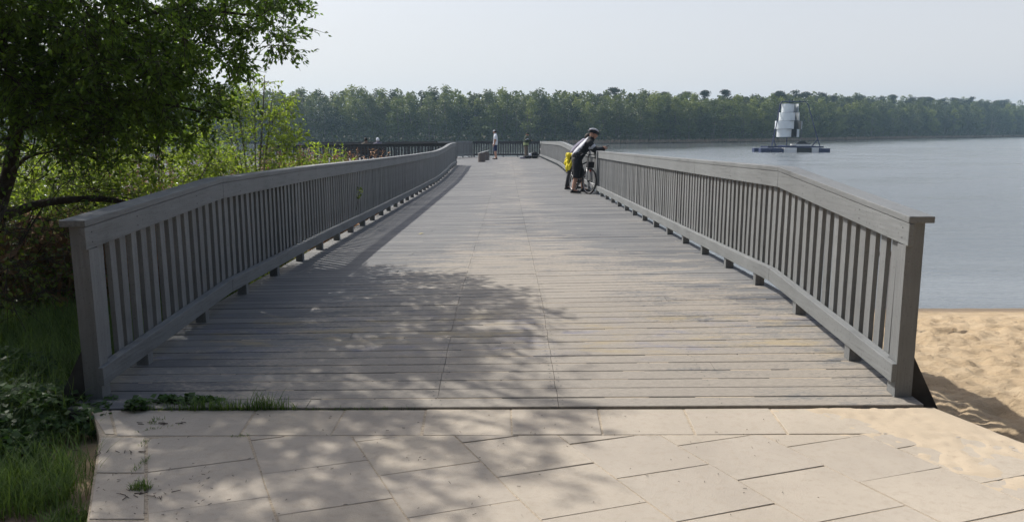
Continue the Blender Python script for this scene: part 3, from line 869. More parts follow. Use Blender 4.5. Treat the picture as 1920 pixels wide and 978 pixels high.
def bare_fn(p):      # the low inner part of the tree is twiggy and almost leafless
    px = p.x/p.y; 
    k = (p.z+.15)/.7 + (p.x+5.8)*.22
    return max(.06, min(1.0, .20+k))
limbs = [
 ([(-6.5, 8.95, -2.2), (-6.15, 8.9, -1.5), (-5.85, 8.8, -.98)], .135, .11),
 ([(-5.85, 8.8, -.98), (-5.62, 8.8, -.5), (-5.45, 8.75, .1), (-5.2, 8.7, .75), (-4.8, 8.5, 1.8), (-4.3, 8.3, 2.9), (-3.9, 8.1, 3.9)], .085, .025),
 ([(-5.85, 8.8, -.98), (-5.5, 8.68, -.90), (-5.1, 8.5, -.72), (-4.75, 8.48, -.76), (-4.35, 8.3, -.66), (-3.9, 8.25, -.80), (-3.45, 8.1, -.90)], .066, .016),
 ([(-6.05, 8.85, -1.2), (-6.4, 8.7, -.2), (-6.9, 8.6, .9), (-7.2, 8.3, 2.2), (-7.0, 8.0, 3.6)], .10, .03),
 ([(-5.3, 8.72, .5), (-4.6, 8.75, 1.0), (-3.7, 8.8, 1.35), (-2.7, 8.8, 1.25)], .05, .01),
 ([(-5.0, 8.6, 1.2), (-4.4, 8.1, 1.9), (-3.5, 7.7, 2.3), (-2.7, 7.5, 2.3)], .05, .01),
 ([(-5.4, 8.7, .3), (-5.0, 7.9, 1.0), (-4.5, 7.0, 1.8), (-4.0, 6.2, 2.3)], .045, .012),
 ([(-6.7, 8.6, .5), (-6.3, 7.6, 1.3), (-5.9, 6.6, 2.0), (-5.4, 5.8, 2.6)], .045, .012),
 ([(-4.6, 8.4, 2.2), (-3.8, 8.6, 2.9), (-3.0, 8.8, 3.1)], .04, .01),
 ([(-5.45, 8.75, .05), (-4.8, 9.1, .25), (-4.0, 9.3, .35), (-3.4, 9.4, .15)], .035, .008),
 ([(-5.6, 8.8, -.45), (-5.1, 8.3, -.25), (-4.6, 7.9, -.2)], .03, .008),
 ([(-6.0, 8.85, -1.15), (-5.7, 8.0, -1.2), (-5.2, 7.2, -1.35), (-4.6, 6.8, -1.5)], .03, .008),
]
ells = [((-4.4, 8.7, 1.65), (2.25, 2.1, 1.6), 4.4), ((-6.2, 8.5, .9), (2.3, 2.2, 1.7), 2.1), ((-5.75, 7.6, 3.3), (2.5, 2.8, 1.7), 3.0),
        ((-5.8, 6.5, 2.45), (2.1, 2.0, 1.25), 2.0), ((-5.0, 8.3, -.6), (1.6, 1.3, .7), .6), ((-6.6, 8.0, -.6), (1.4, 1.2, .8), .5), ((-4.5, 8.9, .45), (1.25, 1.6, .85), 1.8)]
woody('cherry_tree', 'big dark leafy tree overhanging the left railing with a low forked trunk', 'tree', (-6.5, 8.95, -2.0), limbs, ells, 2150, None, 'leaf_dark', 'bark', .062, twigs=6, per=12, twl=.30, droop=.45, seed=3, bare=bare_fn)

# bright young willow shrubs behind the left railing
def shrub(name, label, cx, cy, h, r, nst, nt, lm, ll, seed, per=10, droop=.05, bark='palebark', zb=None, ell=None, tr=.010, twigs=4, twl=.25, cat='shrub', thick=.9):
    g = np.random.default_rng(seed); z0 = ground_z(cx, cy) if zb is None else zb
    lb = []
    for i in range(nst):
        a = 2*math.pi*i/nst+g.uniform(-.4, .4); q = r*g.uniform(.25, .8); hh = h*g.uniform(.65, 1.0)
        lb.append(([(cx+.06*math.cos(a), cy+.06*math.sin(a), z0-.1), (cx+q*.4*math.cos(a), cy+q*.4*math.sin(a), z0+hh*.45), (cx+q*math.cos(a), cy+q*math.sin(a), z0+hh)], .022*math.sqrt(h/3), .006))
    el = ell or [((cx, cy, z0+h*.45), (r, r, h*.45), 1.6), ((cx, cy, z0+h*.78), (r*.6, r*.6, h*.24), .8)]
    return woody(name, label, cat, (cx, cy, z0), lb, el, nt, None, lm, bark, ll, twigs=twigs, per=per, twl=twl, droop=droop, seed=seed, tr=tr, up=.1, thick=thick)
shrub('willow_shrub', 'bright yellow green young willow with thin upright stems behind the left railing', -4.75, 14.5, 3.25, .95, 7, 300, 'leaf_bright', .062, 11,
      ell=[((-4.95, 14.5, -.9), (1.2, 1.1, .8), 2), ((-4.7, 14.5, .0), (.95, .8, .75), 1.1), ((-4.2, 14.5, .40), (.35, .4, .6), .35), ((-4.9, 14.5, .5), (.35, .4, .5), .35), ((-3.9, 14.5, -.3), (.35, .4, .35), .2)], per=7)
shrub('willow_shrub', 'dense bright green bush below the overhanging branches of the dark tree', -5.9, 13.0, 2.6, 1.5, 9, 420, 'leaf_bright', .065, 12,
      ell=[((-5.9, 13.0, -.75), (1.5, 1.2, .95), 2), ((-6.9, 12.5, -.7), (1.3, 1, .8), 1)], per=10)
shrub('willow_shrub', 'low green sprig bush with reed plumes beside it, behind the rail', -3.95, 16.2, 1.7, .75, 5, 90, 'leaf_bright', .065, 13, per=6,
      ell=[((-4.1, 16.2, -1.0), (.8, .7, .55), 2), ((-3.75, 16.2, -.55), (.5, .4, .32), .4)])
shrub('elder_bush', 'shaded bush with thin bare twigs left of the first post', -4.55, 6.3, 1.4, .9, 6, 140, 'leaf_mid', .05, 14, per=2.5, bark='bark',
      ell=[((-4.5, 6.3, -1.1), (1.1, .9, .55), 2)], tr=.008, thick=.8)
shrub('elder_bush', 'dark bush at the left edge below the forked trunk', -5.2, 7.4, 1.5, 1.0, 7, 170, 'leaf_mid', .055, 15, per=3, bark='bark',
      ell=[((-5.4, 7.4, -1.25), (1.3, 1.0, .5), 2)], tr=.009)
shrub('elder_bush', 'mid green bush behind the dark tree on the water side', -8.3, 13.5, 2.9, 1.7, 8, 330, 'leaf_bright', .075, 16, per=5,
      ell=[((-8.6, 13.5, -1.3), (2.0, 1.3, .75), 2)])
shrub('elder_bush', 'pale green bush at the water edge left of the willows', -10.8, 17, 2.6, 1.6, 8, 260, 'leaf_mid', .10, 17, per=7,
      ell=[((-11, 17, -1.2), (2.6, 1.4, 1.0), 2)])

# reeds on the left bank
def reeds(name, label, n, cx, cy, rx, ry, h, seed, mat='reed', plume=True, lean=.12):
    g = np.random.default_rng(seed); mb = MB(); P = []
    root = empty(name, (cx, cy, ground_z(cx, cy))); tag(root, label, 'reeds', kind='stuff')
    for _ in range(n):
        a = g.uniform(0, 6.28); q = math.sqrt(g.uniform(0, 1)); x = cx+rx*q*math.cos(a); y = cy+ry*q*math.sin(a)
        z = ground_z(x, y); hh = h*g.uniform(.6, 1.1); lx, ly = g.normal(size=2)*lean*hh
        mb.tube([(x, y, z), (x+lx*.4, y+ly*.4, z+hh*.6), (x+lx, y+ly, z+hh)], [.006, .005, .003], 4, caps=False)
        for q_ in range(3):
            u = g.uniform(.2, .8); P.append((x+lx*u*.7, y+ly*u*.7, z+hh*u, .30, g.normal(), g.normal(), .9))
        if plume:
            for q_ in range(14):
                u = g.uniform(.86, 1.06); P.append((x+lx*u, y+ly*u, z+hh*u, .09, g.normal()+lx*4, g.normal()+ly*4, .6))
    mb.build('stem', M[mat], root, world=True)
    A = np.array(P); Vv, Ff = leaf_arrays(A[:, :3], A[:, 3], .22, dirs=A[:, 4:7].copy(), rg=g)
    fastmesh('blades', Vv, Ff, M[mat], root)
    return root
reeds('reed_bed', 'tawny dry reeds with plumes behind the left railing', 330, -4.3, 18.5, 1.3, 2.2, 1.75, 21)
reeds('reed_bed', 'dry reeds standing in the water left of the pier', 420, -8.5, 20.5, 3.5, 2.4, 1.9, 22)
M['russet'] = simple('russet_dead_stems', (.24, .14, .07), .85, .4, 4)
reeds('dead_stems', 'russet dead stems and bracken beside the first left post', 520, -4.9, 8.9, 1.7, 1.4, 1.0, 23, mat='russet', plume=False, lean=.5)
reeds('dead_stems', 'yellowish dry grass stalks behind the left railing', 420, -4.4, 11.3, 1.6, 1.6, .9, 24, plume=False, lean=.3)

# grass and leafy ground cover
def grass(name, label, regions, seed, mat='grassblade', zoff=0):
    g = np.random.default_rng(seed); V = []; F = []
    for (cx, cy, rx, ry, n, h, w_, ang) in regions:
        for _ in range(n):
            a = g.uniform(0, 6.28); q = math.sqrt(g.uniform(0, 1)); u, v = rx*q*math.cos(a), ry*q*math.sin(a)
            x = cx+u*math.cos(ang)-v*math.sin(ang); y = cy+u*math.sin(ang)+v*math.cos(ang)
            z = (ground_z(x, y) if zoff == 0 else zoff)-.01; hh = h*g.uniform(.5, 1.25); th = g.uniform(0, 6.28); b = hh*g.uniform(.15, .9)
            dx, dy = math.cos(th), math.sin(th); sx, sy = -dy*w_/2, dx*w_/2; n0 = len(V)
            for k, (t, wd_) in enumerate(((0, 1), (.4, .9), (.75, .6), (1, .05))):
                px = x+dx*b*t*t; py = y+dy*b*t*t; pz = z+hh*(t-.28*t*t*(b/hh))
                V += [(px-sx*wd_, py-sy*wd_, pz), (px+sx*wd_, py+sy*wd_, pz)]
            for k in range(3): F.append((n0+2*k, n0+2*k+1, n0+2*k+3, n0+2*k+2))
    return tag(fastmesh(name, V, F, M[mat]), label, 'grass', kind='stuff')
grass('grass', 'tufts of long grass along the left edge of the paving', [
  (-2.35, 3.60, .34, .20, 800, .15, .006, -1.0), (-2.3, 3.62, .40, .24, 500, .20, .004, -1.0), (-2.2, 3.45, .25, .1, 160, .12, .004, -1.0), (-2.95, 3.70, .5, .26, 1000, .12, .006, 0), (-1.93, 3.16, .20, .10, 420, .11, .006, -1.1), (-2.6, 3.45, .5, .2, 300, .08, .005, 0),
  (-2.4, 3.28, .12, .1, 150, .09, .005, 0), (-3.5, 4.5, .9, .6, 2600, .28, .006, 0), (-2.75, 4.2, .4, .4, 600, .20, .005, 0)], 31)
grass('meadow_grass', 'long backlit grass on the bank behind the first left post', [(-3.6, 6.2, 1.1, 1.3, 7000, .30, .007, 0), (-5, 8, 2.2, 2.2, 6000, .35, .008, 0), (-4.5, 11, 2, 2, 3500, .5, .009, 0), (-7, 14, 3, 3, 3500, .6, .01, 0)], 32)
grass('joint_grass', 'thin grass growing in the joint between paving and pier', [
  (-1.62, 4.392, .36, .018, 300, .085, .005, 0), (-1.45, 4.40, .10, .03, 60, .12, .005, 0), (-1.9, 4.388, .30, .02, 160, .06, .004, 0), (-.95, 4.39, .45, .012, 150, .03, .003, 0), (-2.0, 4.2, .05, .05, 40, .03, .004, 0), (-1.95, 4.10, .12, .02, 60, .02, .004, .5),
  (-1.82, 3.62, .02, .10, 50, .03, .003, 0), (-1.70, 3.36, .05, .03, 130, .05, .004, 0), (-1.46, 3.99, .05, .02, 40, .02, .003, 0), (-1.93, 3.9, .02, .06, 40, .02, .003, 0)], 33, zoff=ZP+.002)
# ground cover of lobed leaves
g = np.random.default_rng(41); P = []; D = []; Ls = []
stm = MB()
for (cx, cy, rx, ry, n, h) in ((-2.95, 4.45, .62, .55, 1500, .26), (-2.45, 4.72, .16, .30, 260, .16), (-3.9, 5.0, .8, .7, 1300, .35), (-2.32, 4.38, .18, .06, 120, .08), (-3.2, 3.95, .7, .3, 900, .22), (-1.98, 4.50, .22, .04, 60, .05)):
    for _ in range(n):
        a = g.uniform(0, 6.28); q = math.sqrt(g.uniform(0, 1)); x = cx+rx*q*math.cos(a); y = cy+ry*q*math.sin(a)
        if x > -2.25 and y > 4.3: z = ZP+g.uniform(.01, h)
        else: z = ground_z(x, y)+h*g.uniform(.3, 1)*(1-.5*q)
        for k in range(3):
            th = g.uniform(0, 6.28); P.append((x, y, z)); D.append((math.cos(th)*2, math.sin(th)*2, -.3)); Ls.append(float(g.uniform(.03, .06)))
P = np.array(P); D = np.array(D, dtype=float)
Vv, Ff = leaf_arrays(P, np.array(Ls), .75, up=.9, dirs=D, rg=g)
tag(fastmesh('ground_ivy', Vv, Ff, M['leaf_low']), 'dark leafy ground cover around the foot of the first left post', 'ground cover', kind='stuff')
# dead twigs and litter on the paving and dirt
lt = MB()
for _ in range(260):
    x, y = (random.uniform(-3.0, -1.3), random.uniform(3.0, 3.55)) if random.random() < .6 else (random.uniform(-2.1, 1.5), random.uniform(2.9, 4.3))
    z = max(ground_z(x, y), ZP if x > -1.9 else -9)+.004; a = random.uniform(0, 6.28); L_ = random.uniform(.004, .018)
    lt.tube([(x, y, z), (x+L_*math.cos(a), y+L_*math.sin(a), z+.003)], .0012, 4)
for cx, cy in ((-1.66, 3.30), (-2.0, 4.18), (-2.03, 3.78)):
    for _ in range(12):
        a = random.gauss(-.5, .6); x = cx+random.gauss(0, .07); y = cy+random.gauss(0, .018); lt.tube([(x, y, ZP+.004), (x+.04*math.cos(a), y+.04*math.sin(a), ZP+.006)], .0018, 4)
tag(lt.build('leaf_litter', M['post']), 'small dark twigs and crumbs scattered on the paving', 'litter', kind='stuff')
g = np.random.default_rng(77); P = []
for _ in range(900):
    x = g.uniform(-4.5, -1.9); y = g.uniform(2.9, 6.5)
    if x > -2.2 and y > 3.0 or x > -2.65 and y > 3.75: continue
    P.append((x, y, ground_z(x, y)+g.uniform(.0, .03)))
P = np.array(P); dd = g.normal(size=(len(P), 3)); dd[:, 2] *= .15
M['brownleaf'] = leafmat('fallen_brown_leaf', (.10, .06, .03), (.30, .20, .10), .1)
tag(fastmesh('leaf_litter', *leaf_arrays(P, .035, .55, up=1.0, dirs=dd*2, rg=g), M['brownleaf']), 'brown dead leaves on the soil and grass left of the paving', 'litter', kind='stuff')
# one yellow leaf on the deck
lf = MB(); yx, yy_ = -1.34, 11.9; zz = deck_z(yx, yy_)+.006
lf.add([(yx-.04, yy_, zz), (yx, yy_-.03, zz+.006), (yx+.05, yy_, zz+.012), (yx+.01, yy_+.04, zz+.004)], [(0, 1, 2, 3)])
tag(lf.build('fallen_leaf', M['deadleaf']), 'single yellow leaf lying on the grey planks', 'leaf')
# sprig growing through the left railing
P = []; 
for _ in range(26): P.append((XL+random.gauss(.03, .03), 12.9+random.gauss(0, .12), -.98+random.gauss(0, .06)))
r_ = empty('sprig', (XL, 12.9, -1.4)); tag(r_, 'small leafy sprig poking through the left railing', 'sprig')
fastmesh('leaves', *leaf_arrays(np.array(P), .06, .5), M['leaf_mid'], r_)
MB().tube([(XL-.12, 12.9, -2.4), (XL-.08, 12.92, -1.5), (XL+.03, 12.9, -.98)], .004, 5).build('stem', M['bark'], r_, world=True)

# weathered post frame on the beach beyond the right rail
pf = empty('mooring_frame', (5.05, 10.3, -2.9)); tag(pf, 'low dark wooden frame by the water seen through the right railing', 'mooring post')
for xx in (4.95, 5.25): MB().tube([(xx, 10.3, -3.3), (xx, 10.3, -1.62)], .035, 10).build('post', M['post'], pf, world=True)
MB().box((4.85, 10.27, -1.66), (5.35, 10.33, -1.60)).build('crossbar', M['post'], pf, world=True)

# ------------------------------------------------------------------ floating wind rotor
RX, RY = 42.05, 117.0
raft = empty('wind_rotor_raft', (RX, RY, ZW)); tag(raft, 'floating raft with a stacked white drum rotor under a dark frame', 'raft')
M['drum'] = simple('white_drum_sheet', (.60, .65, .68), .5, .08, .8, bmp=0)
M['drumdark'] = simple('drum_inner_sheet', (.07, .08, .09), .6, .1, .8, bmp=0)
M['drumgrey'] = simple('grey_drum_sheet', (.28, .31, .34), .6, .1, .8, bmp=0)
M['navyp'] = simple('dark_blue_steel', (.018, .028, .08), .5, .3, 2)
M['float'] = simple('white_float', (.62, .63, .63), .5, .1, 1)
def L3(x, y, z): return (x, y, z)
tiers = [(.27, 5.85, 7.10, 1.22, .26, -.45), (.20, 4.62, 5.82, 1.55, .24, .05), (.17, 3.40, 4.59, 2.02, .31, .0), (.12, 2.22, 3.37, 1.72, .36, .10)]
for k, (cx, z0, z1, rt, q_, tw) in enumerate(tiers):
    # two half shells shifted sideways along the rotor's diameter: an S seen from above
    rr = rt*(1-q_)
    for s in (0, 1):
        sg = -1 if s == 0 else 1; ex = Vector((math.cos(tw), math.sin(tw), 0)); c = Vector((cx, 0, 0))+ex*(sg*rt*q_)
        n = 24; sh = MB(); vs = []; th = .05
        for i in range(n+1):
            a = (math.pi if s == 0 else 0)+math.pi*i/n+tw
            for rad, z in ((rr, z0), (rr, z1), (rr-th, z1), (rr-th, z0)): vs.append((c.x+rad*math.cos(a), c.y+rad*math.sin(a), z))
        fs = []
        for i in range(n):
            for q in range(4): fs.append((i*4+q, i*4+(q+1) % 4, (i+1)*4+(q+1) % 4, (i+1)*4+q))
        fs += [(3, 2, 1, 0), (n*4, n*4+1, n*4+2, n*4+3)]
        sh.add(vs, fs)
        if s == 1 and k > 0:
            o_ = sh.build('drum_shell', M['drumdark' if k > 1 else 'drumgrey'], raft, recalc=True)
            MB().box((c.x+rr-.06-(.28 if k == 3 else 0), -.05, z0), (c.x+rr+.02, 0.0, z1)).build('edge_strip', M['drum'], raft)
        else: sh.build('drum_shell', M['drum'], raft, recalc=True)
    for zz in (z0-.015, z1-.01):
        pl = MB(); pl.lathe([(0, 0), (rt*.72, 0), (rt*.72, .03), (0, .03)], (cx, 0, zz), 28); pl.build('end_plate', M['drumdark'], raft)
MB().tube([(.05, 0, .7), (.15, 0, 7.75)], .075, 10).build('shaft', M['navyp'], raft)
MB().tube([(-2.35, -1.3, 1.9), (-1.25, 0, 7.0), (-1.0, 0, 7.42), (2.5, 0, 7.45), (2.95, 0, 7.0), (4.2, -1.3, 1.9)], .075, 8).build('frame', M['navyp'], raft)
for top, feet in (((-2.35, -1.3, 1.9), ((-2.7, -1.6, .8), (-1.95, -1.2, .8))), ((4.2, -1.3, 1.9), ((3.4, -1.2, .8), (4.5, -1.6, .8)))):
    for f_ in feet: MB().tube([top, f_], .075, 8).build('strut', M['navyp'], raft)
MB().tube([(-1.45, 2.2, .8), (-1.35, 1.8, 2.5), (-1.0, 0, 7.4)], .06, 8).build('back_leg', M['navyp'], raft)
b_ = MB(); b_.box((-3.3, -1.7, .66), (5.0, -1.35, .86)); b_.box((-3.3, 1.35, .66), (5.0, 1.7, .86)); b_.box((-.6, -1.8, .70), (.9, 1.8, .95)); b_.box((-3.2, -1.7, .67), (-2.9, 1.7, .80)); b_.box((4.5, -1.7, .67), (4.8, 1.7, .80))
b_.build('deck_frame', M['navyp'], raft)
for (a, b, mt) in ((-4.45, -2.95, 'navyp'), (-2.9, -1.05, 'navyp'), (-1.0, .9, 'float'), (.95, 3.1, 'metal_dark'), (3.15, 4.15, 'float'), (4.2, 5.85, 'navyp')):
    hgt = .64 if mt != 'navyp' else .56
    MB().box((a, -2.1, -.2), (b, -1.0, hgt)).build('pontoon', M[mt], raft, bevel=.05)
    MB().box((a, 1.0, -.2), (b, 2.1, hgt)).build('pontoon', M[mt], raft, bevel=.05)
MB().box((1.0, -1.0, .88), (3.3, 1.0, 1.16)).build('platform', M['float'], raft)
w_ = MB(); prof = [(2.3+.75*math.cos(math.pi*i/14), 0, 1.16+.5*math.sin(math.pi*i/14)) for i in range(15)]
vs = [(x, -.25, z) for x, _, z in prof]+[(x, .25, z) for x, _, z in prof]; n = 15
w_.add(vs, [tuple(range(n-1, -1, -1)), tuple(range(n, 2*n))]+[(i, i+1, n+i+1, n+i) for i in range(n-1)]+[(0, n, 2*n-1, n-1)])
w_.build('gear_wheel', M['metal_dark'], raft, recalc=True)
MB().box((3.0, -.3, 1.17), (3.6, .3, 1.33)).build('cover', M['metal_dark'], raft)

# ------------------------------------------------------------------ people
def skin_mesh(J, E, Rd, rootj):
    names = list(J); ix = {n: i for i, n in enumerate(names)}
    me = bpy.data.meshes.new('tmp'); me.from_pydata([J[n] for n in names], [(ix[a], ix[b]) for a, b in E], [])
    o = bpy.data.objects.new('tmp', me); col.objects.link(o)
    o.modifiers.new('s', 'SKIN'); sub = o.modifiers.new('u', 'SUBSURF'); sub.levels = 2; sub.render_levels = 2
    sk = me.skin_vertices[0].data
    for n in names:
        r = Rd[n]; sk[ix[n]].radius = (r, r) if not hasattr(r, '__len__') else r
        sk[ix[n]].use_root = (n == rootj)
    dg = bpy.context.evaluated_depsgraph_get(); ev = o.evaluated_get(dg); m2 = bpy.data.meshes.new_from_object(ev)
    V = [tuple(v.co) for v in m2.vertices]; F = [tuple(p.vertices) for p in m2.polygons]; NN = [tuple(v.normal) for v in m2.vertices]
    bpy.data.objects.remove(o); bpy.data.meshes.remove(me); bpy.data.meshes.remove(m2)
    return V, F, NN
def seg_d(p, a, b):
    ab = b-a; t = max(0, min(1, (p-a).dot(ab)/max(1e-9, ab.dot(ab)))); return (p-a-ab*t).length
BONES = [('pelvis', 'spine', 'torso'), ('spine', 'chest', 'torso'), ('chest', 'neck', 'torso'), ('neck', 'skull', 'neck'),
         ('chest', 'sh_l', 'torso'), ('chest', 'sh_r', 'torso'), ('sh_l', 'el_l', 'uarm'), ('sh_r', 'el_r', 'uarm'), ('el_l', 'wr_l', 'farm'), ('el_r', 'wr_r', 'farm'),
         ('wr_l', 'ha_l', 'hand'), ('wr_r', 'ha_r', 'hand'),
         ('pelvis', 'hip_l', 'hips'), ('pelvis', 'hip_r', 'hips'), ('hip_l', 'kn_l', 'thigh'), ('hip_r', 'kn_r', 'thigh'), ('kn_l', 'an_l', 'calf'), ('kn_r', 'an_r', 'calf'), ('an_l', 'to_l', 'foot'), ('an_r', 'to_r', 'foot')]
RAD = dict(pelvis=.135, spine=.125, chest=.15, neck=.058, skull=.055, sh=.072, el=.045, wr=.031, ha=.036, hip=.10, kn=.062, an=.043, to=.04)
def person(name, label, loc, J, face, clothes, fat=1.0, hand_dir=(0, 0, -1), headr=.098, rz=0, group=None):
    root = empty(name, loc, rz); tag(root, label, 'person', group)
    J = {k: Vector(v) for k, v in J.items()}
    Rd = {k: RAD[k.split('_')[0]]*fat for k in J}
    V, F, NN = skin_mesh(J, [(a, b) for a, b, _ in BONES], Rd, 'pelvis')
    body = MB(); body.add(V, F); region = []
    for f in F:
        c = Vector((0, 0, 0))
        for i in f: c += Vector(V[i])
        c /= len(f); best = min(BONES, key=lambda b: seg_d(c, J[b[0]], J[b[1]])-Rd[b[0]]*.5); region.append((best, c))
    # head: skull, jaw, nose, ears
    fd = Vector(face).normalized(); hc = J['skull']+Vector((0, 0, .085))+fd*.018
    zax = Vector((0, 0, 1)); zax = (zax-fd*zax.dot(fd)).normalized(); sd = zax.cross(fd).normalized()
    rot = Matrix((fd, sd, zax)).transposed()
    def hfn(d, q):
        q = Vector(q)
        if d.z < 0: q.x *= 1+.10*d.z*(-1 if d.x > 0 else 1); q.y *= 1+.35*d.z*.6
        if d.x > .86: q.x += .0
        if d.x > .9 and abs(d.z+.12) < .22: q.x += .022*(1-abs(d.y)/.45)
        if d.x > .8 and abs(d.z-.18) < .08 and abs(abs(d.y)-.33) < .15: q.x -= .008
        return q
    body.ball(hc, (headr, headr*.78, headr*1.22), 26, 20, rot, hfn)
    for s in (-1, 1): body.ball(hc+sd*(s*headr*.80)-zax*.01, (.02, .009, .032), 8, 6, rot)
    # hands: palm plus five bent fingers
    for s in ('l', 'r'):
        wv, hv = J['wr_'+s], J['ha_'+s]; hd = (hv-wv).normalized(); sdv = hd.cross(Vector(hand_dir) if abs(hd.dot(Vector(hand_dir).normalized())) < .9 else fd)
        sdv = sdv.normalized() if sdv.length > 1e-6 else Vector((1, 0, 0)); cu = sdv.cross(hd).normalized()
        p0 = hv-hd*.01
        for k, L_ in enumerate((.066, .076, .072, .056)):
            b0 = p0+sdv*((k-1.5)*.019); b1 = b0+hd*L_*.5; b2 = b1+(hd*.75+cu*.6)*L_*.55
            body.tube([b0-hd*.02, b0+hd*.01, b1, b2], [.011, .0105, .009, .007], 6)
        t0 = wv+hd*.025+sdv*.025; body.tube([t0, t0+(sdv*.7+hd*.7)*.035, t0+(sdv*.35+hd)*.06], [.013, .011, .008], 6)
    body.cm = 0
    body.build('person_body', M['skin'], root, smooth=True)
    # eyes
    ey = MB()
    for s in (-1, 1): ey.ball(hc+fd*headr*.93+sd*(s*.032)+zax*.018, .009, 8, 6)
    ey.build('eyes', M['black'], root, smooth=True)
    # clothes: shells following the body
    for nm, mat, test, inflate in clothes:
        use = [f for f, (b, c) in zip(F, region) if test(b[2], b, c, J)]
        ids = sorted({i for f in use for i in f}); mp = {i: k for k, i in enumerate(ids)}
        if not use: continue
        cl = MB(); cl.add([Vector(V[i])+Vector(NN[i])*(inflate*(1+.35*noise.noise(Vector(V[i])*14))) for i in ids], [tuple(mp[i] for i in f) for f in use])
        o = cl.build(nm, M[mat], root, smooth=True); s_ = o.modifiers.new('t', 'SOLIDIFY'); s_.thickness = .006; s_.offset = 1
    return root, hc, fd, sd, zax, rot, J
def par(seg, J, a, b, c):
    ab = J[b]-J[a]; return (c-J[a]).dot(ab)/ab.dot(ab)
def shoe(root, J, s, mat, name='shoe'):
    a, t = J['an_'+s], J['to_'+s]; d = Vector((t.x-a.x, t.y-a.y, 0)).normalized(); sdv = Vector((-d.y, d.x, 0))
    rot = Matrix((d, sdv, Vector((0, 0, 1)))).transposed(); zb = min(a.z, t.z)-.045
    b = MB()
    def fn(dd, q):
        q = Vector(q)
        if q.z < -.02: q.z = -.02
        if dd.x < -.1: q.z += .025*max(0, dd.z)
        return q
    b.ball(Vector((a.x, a.y, 0))+d*.075+Vector((0, 0, zb+.035)), (.15, .052, .055), 18, 12, rot, fn)
    b.tube([Vector((a.x, a.y, zb+.04)), Vector((a.x, a.y, zb+.11))], [.05, .047], 12)
    b.build(name, M[mat], root, smooth=True)

# man in the white T-shirt
J = dict(pelvis=(0, 0, .98), spine=(.01, 0, 1.16), chest=(.02, 0, 1.38), neck=(.0, 0, 1.55), skull=(-.02, 0, 1.63),
         sh_l=(.03, .17, 1.45), sh_r=(.02, -.18, 1.45), el_l=(-.03, .24, 1.18), el_r=(-.0, -.23, 1.16), wr_l=(-.12, .20, .98), wr_r=(-.08, -.22, .92), ha_l=(-.17, .19, .92), ha_r=(-.11, -.22, .84),
         hip_l=(0, .09, .93), hip_r=(0, -.09, .93), kn_l=(-.03, .10, .50), kn_r=(.02, -.10, .50), an_l=(.02, .11, .09), an_r=(.07, -.10, .09), to_l=(-.12, .12, .045), to_r=(-.07, -.11, .045))
tee = ('shirt', 'white', lambda r, b, c, J: (r in ('torso', 'hips') and c.z > J['pelvis'].z-.06) or (r == 'uarm' and par(r, J, b[0], b[1], c) < .62), .03)
shorts = ('shorts', 'navy', lambda r, b, c, J: (r in ('hips', 'torso') and c.z < J['pelvis'].z+.0) or (r == 'thigh' and par(r, J, b[0], b[1], c) < .93), .028)
mx, my = -.72, 49.6
root, hc, fd, sd, zax, rot, Jm = person('person', 'man in white T-shirt and navy shorts standing with his back half turned', (mx, my, deck_z(mx, my)), J, (-1, .25, -.05), [shorts, tee], rz=0)
h = MB(); h.ball(hc-fd*.012+zax*.02, (.108, .088, .118), 20, 14, rot, lambda d, q: q if (d.x < .45 and d.z > -.55) or d.z > .55 else q*.8); h.build('hair', M['hair'], root, smooth=True)
h = MB(); h.ball(hc+zax*.05, (.106, .09, .085), 18, 10, rot, lambda d, q: Vector((q.x, q.y, max(q.z, .0)))); h.obox(hc+fd*.13+zax*.05, (.10, .14, .012), rot); h.build('cap', M['silverjersey'], root, smooth=True)
for s in 'lr': shoe(root, Jm, s, 'black')

# angler
J = dict(pelvis=(0, 0, .92), spine=(.0, 0, 1.08), chest=(.0, 0, 1.28), neck=(.04, 0, 1.43), skull=(.07, 0, 1.50),
         sh_l=(.01, .18, 1.34), sh_r=(.01, -.18, 1.34), el_l=(.10, .25, 1.10), el_r=(.08, -.25, 1.09), wr_l=(.28, .12, 1.16), wr_r=(.29, -.13, 1.17), ha_l=(.35, .09, 1.18), ha_r=(.36, -.10, 1.19),
         hip_l=(0, .09, .88), hip_r=(0, -.09, .88), kn_l=(.0, .13, .48), kn_r=(.02, -.12, .48), an_l=(.0, .16, .09), an_r=(.0, -.14, .09), to_l=(.13, .18, .045), to_r=(.14, -.16, .045))
ax_, ay_ = 1.30, 52.4
trs = ('trousers', 'olive', lambda r, b, c, J: (r in ('hips', 'torso') and c.z < J['pelvis'].z+.02) or r in ('thigh', 'calf'), .03)
jk = ('jacket', 'camo', lambda r, b, c, J: (r in ('torso', 'hips') and c.z > J['pelvis'].z-.10) or r in ('uarm', 'farm'), .045)
bd1 = ('jacket_band', 'limeband', lambda r, b, c, J: r in ('torso', 'hips') and .86 < c.z < 1.02, .062)
bd2 = ('jacket_band', 'limeband', lambda r, b, c, J: (r == 'torso' and 1.30 < c.z < 1.42) , .060)
bd3 = ('sleeve_stripe', 'white', lambda r, b, c, J: (r == 'uarm' and 1.24 < c.z < 1.29), .062)
root, hc, fd, sd, zax, rot, Ja = person('person', 'angler in dark jacket with pale green bands and a cap facing right', (ax_, ay_, deck_z(ax_, ay_)), J, (1, -.05, -.25), [trs, jk, bd1, bd3], fat=1.03)
h = MB(); h.ball(hc+zax*.03-fd*.005, (.112, .095, .10), 18, 12, rot, lambda d, q: Vector((q.x, q.y, max(q.z, -.02)))); h.obox(hc+fd*.14+zax*.03, (.10, .14, .012), rot); h.build('cap', M['camo'], root, smooth=True)
for s in 'lr': shoe(root, Ja, s, 'black')
